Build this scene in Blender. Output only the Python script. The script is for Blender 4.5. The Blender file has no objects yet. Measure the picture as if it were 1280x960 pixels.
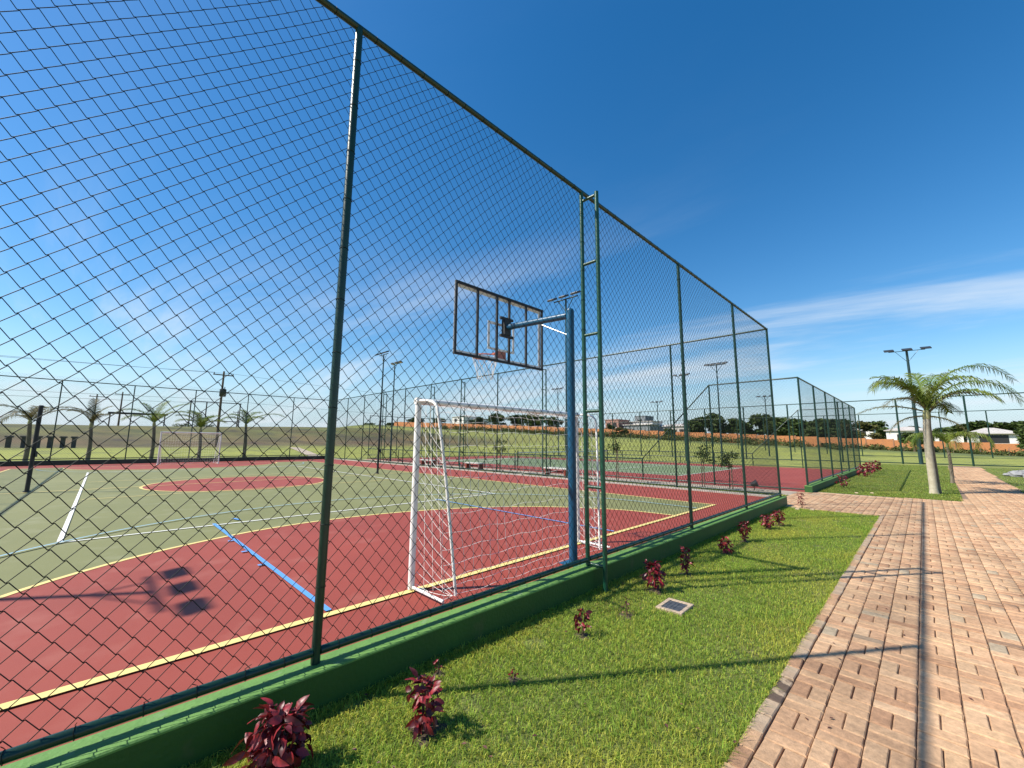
import bpy, math, random
import numpy as np
from mathutils import Vector, Matrix

random.seed(7); np.random.seed(7)
S = bpy.context.scene
COL = S.collection
R = math.radians

# ------------------------------------------------------------------ camera
cam_d = bpy.data.cameras.new('camera'); cam = bpy.data.objects.new('camera', cam_d); COL.objects.link(cam)
CAM_F, PITCH, YAW, ROLL, CAM_H = 508.5, 0.1419, 0.7868, 0.0074, 1.555
cam_d.sensor_width = 36; cam_d.lens = CAM_F / 1280 * 36
cam_d.clip_start = 0.05; cam_d.clip_end = 5000
_cy, _sy = math.cos(YAW), math.sin(YAW)
_fw = Vector((-_sy*math.cos(PITCH), _cy*math.cos(PITCH), math.sin(PITCH)))
_r = Vector((_cy, _sy, 0)); _u = _r.cross(_fw)
_r2 = _r*math.cos(ROLL) + _u*math.sin(ROLL); _u2 = _u*math.cos(ROLL) - _r*math.sin(ROLL)
cam.matrix_world = Matrix(((_r2.x, _u2.x, -_fw.x, 0), (_r2.y, _u2.y, -_fw.y, 0), (_r2.z, _u2.z, -_fw.z, CAM_H), (0, 0, 0, 1)))
S.camera = cam

# ------------------------------------------------------------------ world and sun
SUN = Vector((-2.93, -4.15, 5.29)).normalized()      # direction towards the sun
w = bpy.data.worlds.new('World'); S.world = w; w.use_nodes = True
nt = w.node_tree; nt.nodes.clear()
def N(t, **kw):
    n = nt.nodes.new(t)
    for k, v in kw.items(): setattr(n, k, v)
    return n
def L(a, b): nt.links.new(a, b)
sky = N('ShaderNodeTexSky', sky_type='NISHITA'); sky.sun_disc = False
sky.sun_elevation = math.asin(SUN.z); sky.sun_rotation = math.atan2(SUN.x, SUN.y)
sky.altitude = 300; sky.air_density = 1.15; sky.dust_density = 0.5; sky.ozone_density = 2.2
tc = N('ShaderNodeTexCoord'); sep = N('ShaderNodeSeparateXYZ'); L(tc.outputs['Generated'], sep.inputs[0])
def M(op, a, b=None, clamp=False):
    n = N('ShaderNodeMath', operation=op); n.use_clamp = clamp
    for i, v in enumerate((a, b)):
        if v is None: continue
        if isinstance(v, (int, float)): n.inputs[i].default_value = v
        else: L(v, n.inputs[i])
    return n.outputs[0]
den = M('ADD', M('MAXIMUM', sep.outputs[2], 0.0), 0.10)
px = M('DIVIDE', sep.outputs[0], den); py = M('DIVIDE', sep.outputs[1], den)
comb = N('ShaderNodeCombineXYZ'); L(px, comb.inputs[0]); L(py, comb.inputs[1]); comb.inputs[2].default_value = 2.37
mp = N('ShaderNodeMapping'); L(comb.outputs[0], mp.inputs['Vector'])
mp.inputs['Location'].default_value = (1.3, 0.4, 0); mp.inputs['Rotation'].default_value = (0, 0, R(-28)); mp.inputs['Scale'].default_value = (0.34, 1.05, 1)
nz = N('ShaderNodeTexNoise'); L(mp.outputs[0], nz.inputs['Vector'])
nz.inputs['Scale'].default_value = 0.8; nz.inputs['Detail'].default_value = 9; nz.inputs['Roughness'].default_value = 0.6; nz.inputs['Distortion'].default_value = 0.5
rp = N('ShaderNodeMapRange'); L(nz.outputs['Fac'], rp.inputs['Value'])
rp.inputs['From Min'].default_value = 0.46; rp.inputs['From Max'].default_value = 0.72; rp.interpolation_type = 'SMOOTHSTEP'
low = N('ShaderNodeMapRange'); L(sep.outputs[2], low.inputs['Value']); low.interpolation_type = 'SMOOTHSTEP'
low.inputs['From Min'].default_value = 0.12; low.inputs['From Max'].default_value = 0.52; low.inputs['To Min'].default_value = 1.0; low.inputs['To Max'].default_value = 0.05
cl = M('MULTIPLY', M('MULTIPLY', rp.outputs[0], low.outputs[0]), 0.82, True)
hs = N('ShaderNodeHueSaturation'); hs.inputs['Saturation'].default_value = 1.40; hs.inputs['Value'].default_value = 1.62; L(sky.outputs[0], hs.inputs['Color'])
hz = N('ShaderNodeMapRange'); L(sep.outputs[2], hz.inputs['Value']); hz.interpolation_type = 'SMOOTHSTEP'      # pale air near the horizon, all round
hz.inputs['From Min'].default_value = -0.02; hz.inputs['From Max'].default_value = 0.20; hz.inputs['To Min'].default_value = 0.85; hz.inputs['To Max'].default_value = 0.0
hm = N('ShaderNodeMixRGB'); L(hz.outputs[0], hm.inputs[0]); L(hs.outputs[0], hm.inputs[1]); hm.inputs[2].default_value = (5.2, 7.0, 9.2, 1)
mix = N('ShaderNodeMixRGB'); L(cl, mix.inputs[0]); L(hm.outputs[0], mix.inputs[1]); mix.inputs[2].default_value = (8.6, 9.4, 10.2, 1)
bg = N('ShaderNodeBackground'); bg.inputs[1].default_value = 0.066; L(mix.outputs[0], bg.inputs[0])
out = N('ShaderNodeOutputWorld'); L(bg.outputs[0], out.inputs[0])
sd = bpy.data.lights.new('sun', 'SUN'); sd.energy = 5.0; sd.angle = R(0.5); sd.color = (1, 0.945, 0.84)
so = bpy.data.objects.new('sun', sd); COL.objects.link(so); so.rotation_euler = (-SUN).to_track_quat('-Z', 'Y').to_euler()
vs = S.view_settings; vs.view_transform = 'Standard'; vs.look = 'None'; vs.gamma = 1; vs.exposure = 0.58; vs.use_curve_mapping = False

# ------------------------------------------------------------------ materials
MATS = {}
def mat(name, col, rough=0.6, metal=0.0, noise=None, col2=None, bump=0.0, bscale=60, spec=0.5, var=0.0, attr=None, trans=0, coords='Object', detail=6, lo=0.35, hi=0.65, third=None):
    """procedural: base colour varied by noise towards col2, fine bump; attr = per-piece random attribute; var = per-object brightness spread"""
    m = bpy.data.materials.new(name); m.use_nodes = True; t = m.node_tree; b = t.nodes['Principled BSDF']
    def n(ty): return t.nodes.new(ty)
    b.inputs['Roughness'].default_value = rough; b.inputs['Metallic'].default_value = metal
    b.inputs['Specular IOR Level'].default_value = spec
    tcn = n('ShaderNodeTexCoord'); cur = None
    rgb = n('ShaderNodeRGB'); rgb.outputs[0].default_value = (*col, 1); cur = rgb.outputs[0]
    if noise:
        nn = n('ShaderNodeTexNoise'); nn.inputs['Scale'].default_value = noise; nn.inputs['Detail'].default_value = detail
        nn.inputs['Roughness'].default_value = 0.62
        t.links.new(tcn.outputs[coords], nn.inputs['Vector'])
        mr = n('ShaderNodeMapRange'); mr.inputs['From Min'].default_value = lo; mr.inputs['From Max'].default_value = hi
        t.links.new(nn.outputs['Fac'], mr.inputs['Value'])
        mx = n('ShaderNodeMixRGB'); t.links.new(mr.outputs[0], mx.inputs[0]); t.links.new(cur, mx.inputs[1]); mx.inputs[2].default_value = (*(col2 or tuple(c*0.7 for c in col)), 1)
        cur = mx.outputs[0]
    if third:      # (scale, lo, hi, colour)
        nn = n('ShaderNodeTexNoise'); nn.inputs['Scale'].default_value = third[0]; nn.inputs['Detail'].default_value = 5
        t.links.new(tcn.outputs[coords], nn.inputs['Vector'])
        mr = n('ShaderNodeMapRange'); mr.inputs['From Min'].default_value = third[1]; mr.inputs['From Max'].default_value = third[2]
        t.links.new(nn.outputs['Fac'], mr.inputs['Value'])
        mx = n('ShaderNodeMixRGB'); t.links.new(mr.outputs[0], mx.inputs[0]); t.links.new(cur, mx.inputs[1]); mx.inputs[2].default_value = (*third[3], 1)
        cur = mx.outputs[0]
    if attr:
        at = n('ShaderNodeAttribute'); at.attribute_name = attr; at.attribute_type = 'GEOMETRY'
        mx = n('ShaderNodeMixRGB'); mx.blend_type = 'MULTIPLY'; mx.inputs[0].default_value = 1
        t.links.new(cur, mx.inputs[1]); t.links.new(at.outputs['Color'], mx.inputs[2]); cur = mx.outputs[0]
    if var:
        oi = n('ShaderNodeObjectInfo'); mr = n('ShaderNodeMapRange'); mr.inputs['To Min'].default_value = 1-var; mr.inputs['To Max'].default_value = 1+var
        t.links.new(oi.outputs['Random'], mr.inputs['Value'])
        mx = n('ShaderNodeMixRGB'); mx.blend_type = 'MULTIPLY'; mx.inputs[0].default_value = 1
        t.links.new(cur, mx.inputs[1]); t.links.new(mr.outputs[0], mx.inputs[2]); cur = mx.outputs[0]
    t.links.new(cur, b.inputs['Base Color'])
    if bump:
        nn = n('ShaderNodeTexNoise'); nn.inputs['Scale'].default_value = bscale; nn.inputs['Detail'].default_value = 4
        t.links.new(tcn.outputs[coords], nn.inputs['Vector'])
        bp = n('ShaderNodeBump'); bp.inputs['Strength'].default_value = bump; bp.inputs['Distance'].default_value = 0.01
        t.links.new(nn.outputs['Fac'], bp.inputs['Height']); t.links.new(bp.outputs[0], b.inputs['Normal'])
    if trans:
        tr = n('ShaderNodeBsdfTranslucent'); ms = n('ShaderNodeMixShader'); ms.inputs[0].default_value = trans
        t.links.new(cur, tr.inputs[0]); t.links.new(b.outputs[0], ms.inputs[1]); t.links.new(tr.outputs[0], ms.inputs[2])
        t.links.new(ms.outputs[0], t.nodes['Material Output'].inputs['Surface'])
    MATS[name] = m; return m
mat('court_green', (0.188, 0.188, 0.066), 0.75, noise=0.35, col2=(0.156, 0.160, 0.054), detail=10, bump=0.25, bscale=180, third=(1.9, 0.54, 0.80, (0.230, 0.228, 0.115)))
mat('court_red', (0.285, 0.046, 0.026), 0.72, noise=0.4, col2=(0.240, 0.038, 0.022), detail=10, bump=0.25, bscale=180, third=(2.1, 0.54, 0.80, (0.31, 0.080, 0.054)))
mat('tennis_green', (0.16, 0.215, 0.10), 0.8, noise=0.5, col2=(0.14, 0.19, 0.085), bump=0.2, bscale=150)
mat('line_yellow', (0.72, 0.56, 0.20), 0.6, noise=9, col2=(0.62, 0.46, 0.15), lo=0.5, hi=0.8)
mat('line_white', (0.78, 0.77, 0.72), 0.6, noise=8, col2=(0.6, 0.58, 0.5), lo=0.5, hi=0.85)
mat('line_blue', (0.10, 0.29, 0.62), 0.55, noise=8, col2=(0.12, 0.27, 0.52), lo=0.5, hi=0.85)
mat('line_pale_blue', (0.25, 0.40, 0.48), 0.6, noise=8, col2=(0.22, 0.33, 0.36), lo=0.5, hi=0.85)
mat('wall_green_sunlit', (0.125, 0.260, 0.055), 0.7, noise=5, col2=(0.095, 0.215, 0.044), bump=0.4, bscale=40, third=(9, 0.60, 0.78, (0.17, 0.27, 0.13)))  # green wall's top strip: same paint, lightened to put the sunlight into the colour
mat('wall_green_shaded', (0.019, 0.090, 0.011), 0.6, noise=2.5, col2=(0.015, 0.072, 0.010), bump=0.35, bscale=35, third=(5, 0.60, 0.74, (0.050, 0.085, 0.026)))  # green wall's body: paint darkened to put the outer face's shade into the colour
mat('fence_paint', (0.006, 0.036, 0.022), 0.34, noise=14, col2=(0.005, 0.027, 0.018), bump=0.1, bscale=90)
mat('wire', (0.004, 0.010, 0.009), 0.6, spec=0.25)
mat('ladder_paint', (0.010, 0.070, 0.040), 0.33, noise=12, col2=(0.008, 0.052, 0.031), bump=0.1, bscale=90)
mat('blue_paint', (0.006, 0.080, 0.165), 0.36, noise=10, col2=(0.005, 0.066, 0.14), bump=0.12, bscale=70)
mat('black_paint', (0.008, 0.008, 0.009), 0.55, noise=12, col2=(0.02, 0.02, 0.021))
mat('white_paint', (0.78, 0.77, 0.74), 0.4, noise=9, col2=(0.66, 0.64, 0.60), lo=0.45, hi=0.75)
mat('net_cord', (0.72, 0.70, 0.66), 0.8)
mat('rim_orange', (0.55, 0.13, 0.05), 0.4, noise=12, col2=(0.42, 0.10, 0.045))
mat('tape_white', (0.82, 0.78, 0.74), 0.6)
mat('steel', (0.55, 0.56, 0.57), 0.35, metal=0.8)
mat('lamp_body', (0.035, 0.04, 0.045), 0.45, noise=9)
mat('lamp_glass', (0.45, 0.44, 0.40), 0.2)
mat('lamp_pole', (0.015, 0.045, 0.045), 0.4, noise=6)
mat('concrete', (0.40, 0.36, 0.31), 0.85, noise=4, col2=(0.31, 0.275, 0.235), bump=0.5, bscale=45)
mat('edging_tan', (0.46, 0.335, 0.22), 0.88, noise=6, col2=(0.36, 0.25, 0.16), bump=0.5, bscale=40)
mat('concrete_pale', (0.45, 0.37, 0.275), 0.85, noise=3, col2=(0.36, 0.29, 0.21), bump=0.4, bscale=40)
mat('damp_stone', (0.44, 0.32, 0.21), 0.8, noise=7, col2=(0.115, 0.075, 0.05), bump=0.4, bscale=40, lo=0.42, hi=0.50, coords='Object')
mat('soil', (0.10, 0.070, 0.042), 0.95, noise=9, col2=(0.06, 0.042, 0.026), bump=0.8, bscale=40)
mat('joint_sand', (0.27, 0.175, 0.11), 0.95, noise=14, col2=(0.17, 0.11, 0.075), bump=0.8, bscale=60)
mat('lawn_base', (0.18, 0.195, 0.045), 0.95, noise=5, col2=(0.09, 0.11, 0.024), bump=0.9, bscale=90, third=(1.6, 0.55, 0.72, (0.21, 0.16, 0.065)))
mat('blade', (0.305, 0.420, 0.056), 0.55, noise=1.3, col2=(0.265, 0.395, 0.050), attr='tint', trans=0.45, spec=0.25)
mat('blade_far', (0.185, 0.255, 0.040), 0.6, noise=0.4, col2=(0.15, 0.225, 0.034), attr='tint', trans=0.25, spec=0.2)
mat('terrain', (0.265, 0.275, 0.046), 0.95, noise=0.11, col2=(0.205, 0.225, 0.038), bump=0.8, bscale=3.0, attr='tint', third=(0.42, 0.52, 0.66, (0.15, 0.16, 0.040)), detail=9)
mat('leaf_red', (0.25, 0.019, 0.025), 0.42, noise=18, col2=(0.11, 0.012, 0.016), trans=0.22, spec=0.5, attr='tint')
mat('leaf_red_obj', (0.27, 0.020, 0.026), 0.42, noise=18, col2=(0.11, 0.012, 0.016), trans=0.22, var=0.75)
mat('leaf_dry', (0.20, 0.085, 0.055), 0.6, noise=18, col2=(0.11, 0.04, 0.03), trans=0.15, attr='tint')
mat('stem', (0.10, 0.06, 0.035), 0.8, noise=20)
mat('tree_leaf', (0.050, 0.085, 0.020), 0.6, noise=0.7, col2=(0.075, 0.095, 0.024), attr='tint', trans=0.2, spec=0.2)
mat('tree_leaf_warm', (0.105, 0.095, 0.030), 0.6, noise=0.7, col2=(0.080, 0.085, 0.022), attr='tint', trans=0.2, spec=0.2)
mat('scrub_leaf', (0.075, 0.100, 0.026), 0.7, noise=0.3, col2=(0.110, 0.115, 0.035), attr='tint', trans=0.15, spec=0.2)
mat('bark', (0.13, 0.09, 0.06), 0.9, noise=6, col2=(0.075, 0.052, 0.036), bump=0.8, bscale=14)
mat('palm_trunk', (0.46, 0.41, 0.30), 0.8, noise=5, col2=(0.34, 0.29, 0.20), bump=0.5, bscale=20)
mat('palm_trunk_dark', (0.20, 0.165, 0.115), 0.85, noise=5, col2=(0.12, 0.10, 0.07), bump=0.5, bscale=20)
mat('palm_shaft', (0.36, 0.33, 0.15), 0.6, noise=5, col2=(0.24, 0.25, 0.08))
mat('palm_leaf', (0.100, 0.160, 0.022), 0.5, noise=1.2, col2=(0.145, 0.180, 0.030), attr='tint', trans=0.3, spec=0.3)
mat('palm_leaf_dull', (0.12, 0.125, 0.055), 0.6, noise=1.2, col2=(0.155, 0.130, 0.075), attr='tint', trans=0.2, spec=0.2)
mat('block_wall', (0.50, 0.205, 0.075), 0.9, noise=0.35, col2=(0.43, 0.17, 0.065), bump=0.5, bscale=5, third=(1.4, 0.56, 0.72, (0.36, 0.16, 0.08)))
mat('pier', (0.34, 0.17, 0.09), 0.9, noise=0.8, col2=(0.26, 0.13, 0.07))
mat('house_white', (0.74, 0.72, 0.68), 0.8, noise=0.3, col2=(0.62, 0.60, 0.56))
mat('house_pink', (0.42, 0.22, 0.17), 0.85, noise=0.3)
mat('house_grey', (0.20, 0.22, 0.23), 0.8, noise=0.3)
mat('roof_grey', (0.50, 0.46, 0.42), 0.8, noise=0.6, col2=(0.40, 0.36, 0.33))
mat('dark_opening', (0.022, 0.020, 0.019), 0.5)
mat('wood_pole', (0.16, 0.115, 0.08), 0.9, noise=6, col2=(0.11, 0.08, 0.055))
mat('dark_stone', (0.060, 0.052, 0.048), 0.85, noise=4, col2=(0.10, 0.088, 0.08), bump=0.4, bscale=10)
mat('rock', (0.30, 0.30, 0.30), 0.9, noise=3, col2=(0.19, 0.19, 0.195), bump=0.9, bscale=12)
mat('cover_grey', (0.085, 0.090, 0.10), 0.6, noise=14, col2=(0.055, 0.058, 0.066), bump=0.7, bscale=50)
mat('mortar_pale', (0.50, 0.37, 0.25), 0.9, noise=12, col2=(0.44, 0.33, 0.24), bump=0.6, bscale=60)
mat('tennis_net', (0.05, 0.06, 0.06), 0.8)
mat('bench_top', (0.62, 0.58, 0.53), 0.8, noise=5, col2=(0.5, 0.46, 0.41))
m = mat('acrylic', (0.9, 0.95, 1.0), 0.05); m.node_tree.nodes['Principled BSDF'].inputs['Alpha'].default_value = 0.04

def brick_material():
    m = bpy.data.materials.new('paver'); m.use_nodes = True; t = m.node_tree; b = t.nodes['Principled BSDF']
    n = lambda ty: t.nodes.new(ty)
    tcn = n('ShaderNodeTexCoord'); geo = n('ShaderNodeNewGeometry'); oi = n('ShaderNodeObjectInfo')
    at = n('ShaderNodeAttribute'); at.attribute_name = 'rnd'
    add = n('ShaderNodeMath'); add.operation = 'ADD'; t.links.new(at.outputs['Fac'], add.inputs[0]); t.links.new(oi.outputs['Random'], add.inputs[1])
    fr = n('ShaderNodeMath'); fr.operation = 'FRACT'; t.links.new(add.outputs[0], fr.inputs[0])
    cr = n('ShaderNodeValToRGB'); e = cr.color_ramp; e.interpolation = 'LINEAR'
    stops = [(0.0, (0.39, 0.215, 0.120)), (0.15, (0.46, 0.265, 0.150)), (0.5, (0.510, 0.315, 0.180)), (0.85, (0.545, 0.355, 0.210)), (0.965, (0.52, 0.33, 0.185)), (0.975, (0.40, 0.31, 0.205)), (0.994, (0.39, 0.305, 0.205)), (1.0, (0.26, 0.155, 0.095))]
    while len(e.elements) < len(stops): e.elements.new(0.5)
    for el, (p, c) in zip(e.elements, stops): el.position = p; el.color = (*c, 1)
    t.links.new(fr.outputs[0], cr.inputs[0])
    nn = n('ShaderNodeTexNoise'); nn.inputs['Scale'].default_value = 26; nn.inputs['Detail'].default_value = 8; nn.inputs['Roughness'].default_value = 0.7
    t.links.new(geo.outputs['Position'], nn.inputs['Vector'])
    mr = n('ShaderNodeMapRange'); mr.inputs['From Min'].default_value = 0.25; mr.inputs['From Max'].default_value = 0.75; mr.inputs['To Min'].default_value = 0.62; mr.inputs['To Max'].default_value = 1.30
    t.links.new(nn.outputs['Fac'], mr.inputs['Value'])
    mx = n('ShaderNodeMixRGB'); mx.blend_type = 'MULTIPLY'; mx.inputs[0].default_value = 1; t.links.new(cr.outputs[0], mx.inputs[1]); t.links.new(mr.outputs[0], mx.inputs[2])
    n2 = n('ShaderNodeTexNoise'); n2.inputs['Scale'].default_value = 1.7; n2.inputs['Detail'].default_value = 6; t.links.new(geo.outputs['Position'], n2.inputs['Vector'])
    m2 = n('ShaderNodeMapRange'); m2.inputs['From Min'].default_value = 0.3; m2.inputs['From Max'].default_value = 0.7; m2.inputs['To Min'].default_value = 0.76; m2.inputs['To Max'].default_value = 1.14
    t.links.new(n2.outputs['Fac'], m2.inputs['Value'])
    mx2 = n('ShaderNodeMixRGB'); mx2.blend_type = 'MULTIPLY'; mx2.inputs[0].default_value = 1; t.links.new(mx.outputs[0], mx2.inputs[1]); t.links.new(m2.outputs[0], mx2.inputs[2])
    t.links.new(mx2.outputs[0], b.inputs['Base Color']); b.inputs['Roughness'].default_value = 0.88; b.inputs['Specular IOR Level'].default_value = 0.3
    n3 = n('ShaderNodeTexNoise'); n3.inputs['Scale'].default_value = 90; n3.inputs['Detail'].default_value = 5; t.links.new(geo.outputs['Position'], n3.inputs['Vector'])
    bp = n('ShaderNodeBump'); bp.inputs['Strength'].default_value = 0.6; bp.inputs['Distance'].default_value = 0.006
    t.links.new(n3.outputs['Fac'], bp.inputs['Height']); t.links.new(bp.outputs[0], b.inputs['Normal'])
    MATS['paver'] = m
brick_material()

# ------------------------------------------------------------------ helpers
def tag(o, label=None, cat=None, group=None, kind=None):
    if label: o['label'] = label
    if cat: o['category'] = cat
    if group: o['group'] = group
    if kind: o['kind'] = kind
    return o
def empty(name, loc, label, cat, group=None, rz=0.0):
    o = bpy.data.objects.new(name, None); COL.objects.link(o); o.location = loc; o.rotation_euler = (0, 0, rz); o.empty_display_size = 0.1
    return tag(o, label, cat, group)
def link(name, me, m=None, parent=None, loc=(0, 0, 0), rz=0.0):
    o = bpy.data.objects.new(name, me); COL.objects.link(o); o.location = loc; o.rotation_euler = (0, 0, rz)
    if m and not me.materials: me.materials.append(MATS[m])
    if parent: o.parent = parent
    return o
def copy_tree(o, parent=None):
    c = o.copy(); COL.objects.link(c); c.parent = parent
    for ch in o.children: copy_tree(ch, c)
    return c
class MB:
    def __init__(s): s.v = []; s.f = []; s.t = []; s.cur = 1.0
    def add(s, vs, fs, tint=None):
        b = len(s.v); s.v += [tuple(v) for v in vs]; s.f += [tuple(i+b for i in f) for f in fs]
        s.t += [s.cur if tint is None else tint]*len(vs); return s
    def box(s, x0, x1, y0, y1, z0, z1, bev=0.0):
        if bev:
            b = bev
            vs = []
            for z, k in ((z0, 0), (z1-b, 0), (z1, b)):
                vs += [(x0+k, y0+k, z), (x1-k, y0+k, z), (x1-k, y1-k, z), (x0+k, y1-k, z)]
            fs = [(3, 2, 1, 0), (8, 9, 10, 11)]
            for r in (0, 4):
                for i in range(4): fs.append((r+i, r+(i+1) % 4, r+4+(i+1) % 4, r+4+i))
            return s.add(vs, fs)
        vs = [(x0, y0, z0), (x1, y0, z0), (x1, y1, z0), (x0, y1, z0), (x0, y0, z1), (x1, y0, z1), (x1, y1, z1), (x0, y1, z1)]
        return s.add(vs, [(3, 2, 1, 0), (4, 5, 6, 7), (0, 1, 5, 4), (1, 2, 6, 5), (2, 3, 7, 6), (3, 0, 4, 7)])
    def tube(s, pts, r, n=8, caps=True):
        pts = [Vector(p) for p in pts]; k = len(pts)
        rs = r if isinstance(r, (list, tuple)) else [r]*k
        vs = []; prev = None
        for i, p in enumerate(pts):
            t = (pts[min(i+1, k-1)] - pts[max(i-1, 0)]).normalized()
            if prev is None:
                a = Vector((0, 0, 1)) if abs(t.z) < 0.9 else Vector((1, 0, 0)); u = t.cross(a).normalized()
            else: u = (prev - t*prev.dot(t)).normalized()
            prev = u; q = t.cross(u)
            for j in range(n):
                a = 2*math.pi*j/n; vs.append(p + (u*math.cos(a) + q*math.sin(a))*rs[i])
        fs = []
        for i in range(k-1):
            for j in range(n): fs.append((i*n+j, i*n+(j+1) % n, (i+1)*n+(j+1) % n, (i+1)*n+j))
        if caps: fs += [tuple(reversed(range(n))), tuple((k-1)*n+j for j in range(n))]
        return s.add(vs, fs)
    def poly(s, pts, z): return s.add([(p[0], p[1], z) for p in pts], [tuple(range(len(pts)))])
    def strip(s, pts, wd, z, closed=False):
        k = len(pts); vs = []
        for i in range(k):
            a = pts[(i-1) % k] if closed or i else pts[i]; b = pts[(i+1) % k] if closed or i < k-1 else pts[i]
            d = Vector((b[0]-a[0], b[1]-a[1])).normalized(); nn = Vector((-d.y, d.x))*wd/2
            vs += [(pts[i][0]+nn.x, pts[i][1]+nn.y, z), (pts[i][0]-nn.x, pts[i][1]-nn.y, z)]
        fs = [(2*i+1, 2*((i+1) % k)+1, 2*((i+1) % k), 2*i) for i in range(k if closed else k-1)]
        return s.add(vs, fs)
    def mesh(s, name, m, smooth=False, tint=False):
        me = bpy.data.meshes.new(name); me.from_pydata(s.v, [], s.f); me.materials.append(MATS[m])
        if smooth:
            me.polygons.foreach_set('use_smooth', [True]*len(me.polygons))
            try: me.set_sharp_from_angle(angle=R(50))
            except Exception: pass
        if tint:
            a = me.color_attributes.new('tint', 'FLOAT_COLOR', 'POINT')
            c = np.ones((len(s.v), 4), 'f'); t = np.array([x if isinstance(x, tuple) else (x, x, x) for x in s.t], 'f'); c[:, :3] = t
            a.data.foreach_set('color', c.ravel())
        me.update(); return me
    def build(s, name, m, parent=None, smooth=False, tint=False, world=True):
        """vertices are world coordinates when world is True: shifted into the (unrotated) parent's frame"""
        if parent and world:
            L0 = parent.location
            if parent.parent: L0 = L0 + parent.parent.location
            s.v = [(a-L0.x, b-L0.y, c-L0.z) for a, b, c in s.v]
        return link(name, s.mesh(name, m, smooth, tint), None, parent)
def np_mesh(name, V, Fq, m, tint=None, smooth=False, rnd=None):
    """V (n,3), Fq (k,3|4) numpy -> mesh"""
    me = bpy.data.meshes.new(name); V = np.asarray(V, 'f'); Fq = np.asarray(Fq, 'i'); k, c = Fq.shape
    me.vertices.add(len(V)); me.vertices.foreach_set('co', V.ravel())
    me.loops.add(k*c); me.loops.foreach_set('vertex_index', Fq.ravel())
    me.polygons.add(k); me.polygons.foreach_set('loop_start', np.arange(k, dtype='i')*c); me.polygons.foreach_set('loop_total', np.full(k, c, 'i'))
    if smooth: me.polygons.foreach_set('use_smooth', np.ones(k, bool))
    if tint is not None:
        a = me.color_attributes.new('tint', 'FLOAT_COLOR', 'POINT'); cc = np.ones((len(V), 4), 'f'); cc[:, :3] = tint; a.data.foreach_set('color', cc.ravel())
    if rnd is not None:
        a = me.attributes.new('rnd', 'FLOAT', 'POINT'); a.data.foreach_set('value', np.asarray(rnd, 'f'))
    me.materials.append(MATS[m]); me.update(calc_edges=True); me.validate(); return me
def smooth_pts(P, n=6, closed=False):
    """Catmull-Rom through P"""
    P = [Vector(p) for p in P]; k = len(P); o = []
    for i in range(k if closed else k-1):
        a, b, c, d = (P[(i-1) % k], P[i], P[(i+1) % k], P[(i+2) % k]) if closed else (P[max(i-1, 0)], P[i], P[i+1], P[min(i+2, k-1)])
        for j in range(n):
            t = j/n; o.append(0.5*((2*b) + (c-a)*t + (2*a-5*b+4*c-d)*t*t + (3*b-a-3*c+d)*t**3))
    if not closed: o.append(P[-1])
    return o

GZ = -0.205          # lawn and path level; the court surface is z = 0
FX = -3.10           # front fence plane of the sports court
FY0, FY1 = -5.30, 14.20
EX = -36.60          # far end of the sports court

# ------------------------------------------------------------------ terrain
def smst(a, b, x): t = np.clip((x-a)/(b-a), 0, 1); return t*t*(3-2*t)
def terrain_z(X, Y):
    X = np.asarray(X, float); Y = np.asarray(Y, float)
    x0 = 42 - 52*smst(40, 112, Y)
    z = -0.25 + np.maximum(0, np.minimum(-X, 96+150*smst(62, 118, Y))-x0)*0.047
    z = z + (1.35+0.030*np.clip(Y, 0, 40))*smst(64, 92, -X)*(1-smst(45, 75, Y))
    far = np.hypot(X, Y)
    z = np.where(far > 260, -0.25 + (z+0.25)*260/np.maximum(far, 260), z)
    return z
def build_terrain():
    def ax(lo, hi):
        a = [0.0]; 
        while a[-1] < hi: a.append(a[-1] + (4 if a[-1] < 160 else 4+(a[-1]-160)*0.12))
        b = [0.0]
        while b[-1] > lo: b.append(b[-1] - (4 if b[-1] > -160 else 4+(-b[-1]-160)*0.12))
        return np.array(b[:0:-1] + a)
    xs, ys = ax(-1500, 1200), ax(-600, 1800)
    X, Y = np.meshgrid(xs, ys); Z = terrain_z(X, Y)
    Z += np.where((np.abs(X) > 60) | (Y > 75), (np.sin(X*0.11+Y*0.07)*0.10+np.sin(X*0.31-Y*0.23)*0.06), 0)
    V = np.stack([X, Y, Z], -1).reshape(-1, 3); nx = len(xs); ny = len(ys)
    i = np.arange(ny-1)[:, None]*nx + np.arange(nx-1)[None]; i = i.ravel()
    F = np.stack([i, i+1, i+1+nx, i+nx], 1)
    brown = (smst(58, 66, -X)*(1-0.75*smst(48, 80, Y))).reshape(-1)
    wild = (smst(92, 104, Y)*(1-smst(118, 122, Y))).reshape(-1)
    t = np.ones((len(V), 3)); foot = (smst(56, 62, -X)*(1-smst(72, 84, -X))).reshape(-1)
    bc = (np.array([0.47, 0.42, 0.60])*(1-foot[:, None])+np.array([0.50, 0.34, 0.75])*foot[:, None])*np.random.uniform(0.6, 1.3, len(V))[:, None]*(1+np.random.uniform(-.12, .12, (len(V), 3)))
    t = t*(1-brown[:, None]) + bc*brown[:, None]
    t = t*(1-wild[:, None]*0.85) + np.array([0.34, 0.42, 0.6])*wild[:, None]*0.85
    link('ground', np_mesh('ground', V, F, 'terrain', tint=t, smooth=True))['kind'] = 'structure'
build_terrain()
tz = lambda x, y: float(terrain_z(x, y))

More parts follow.
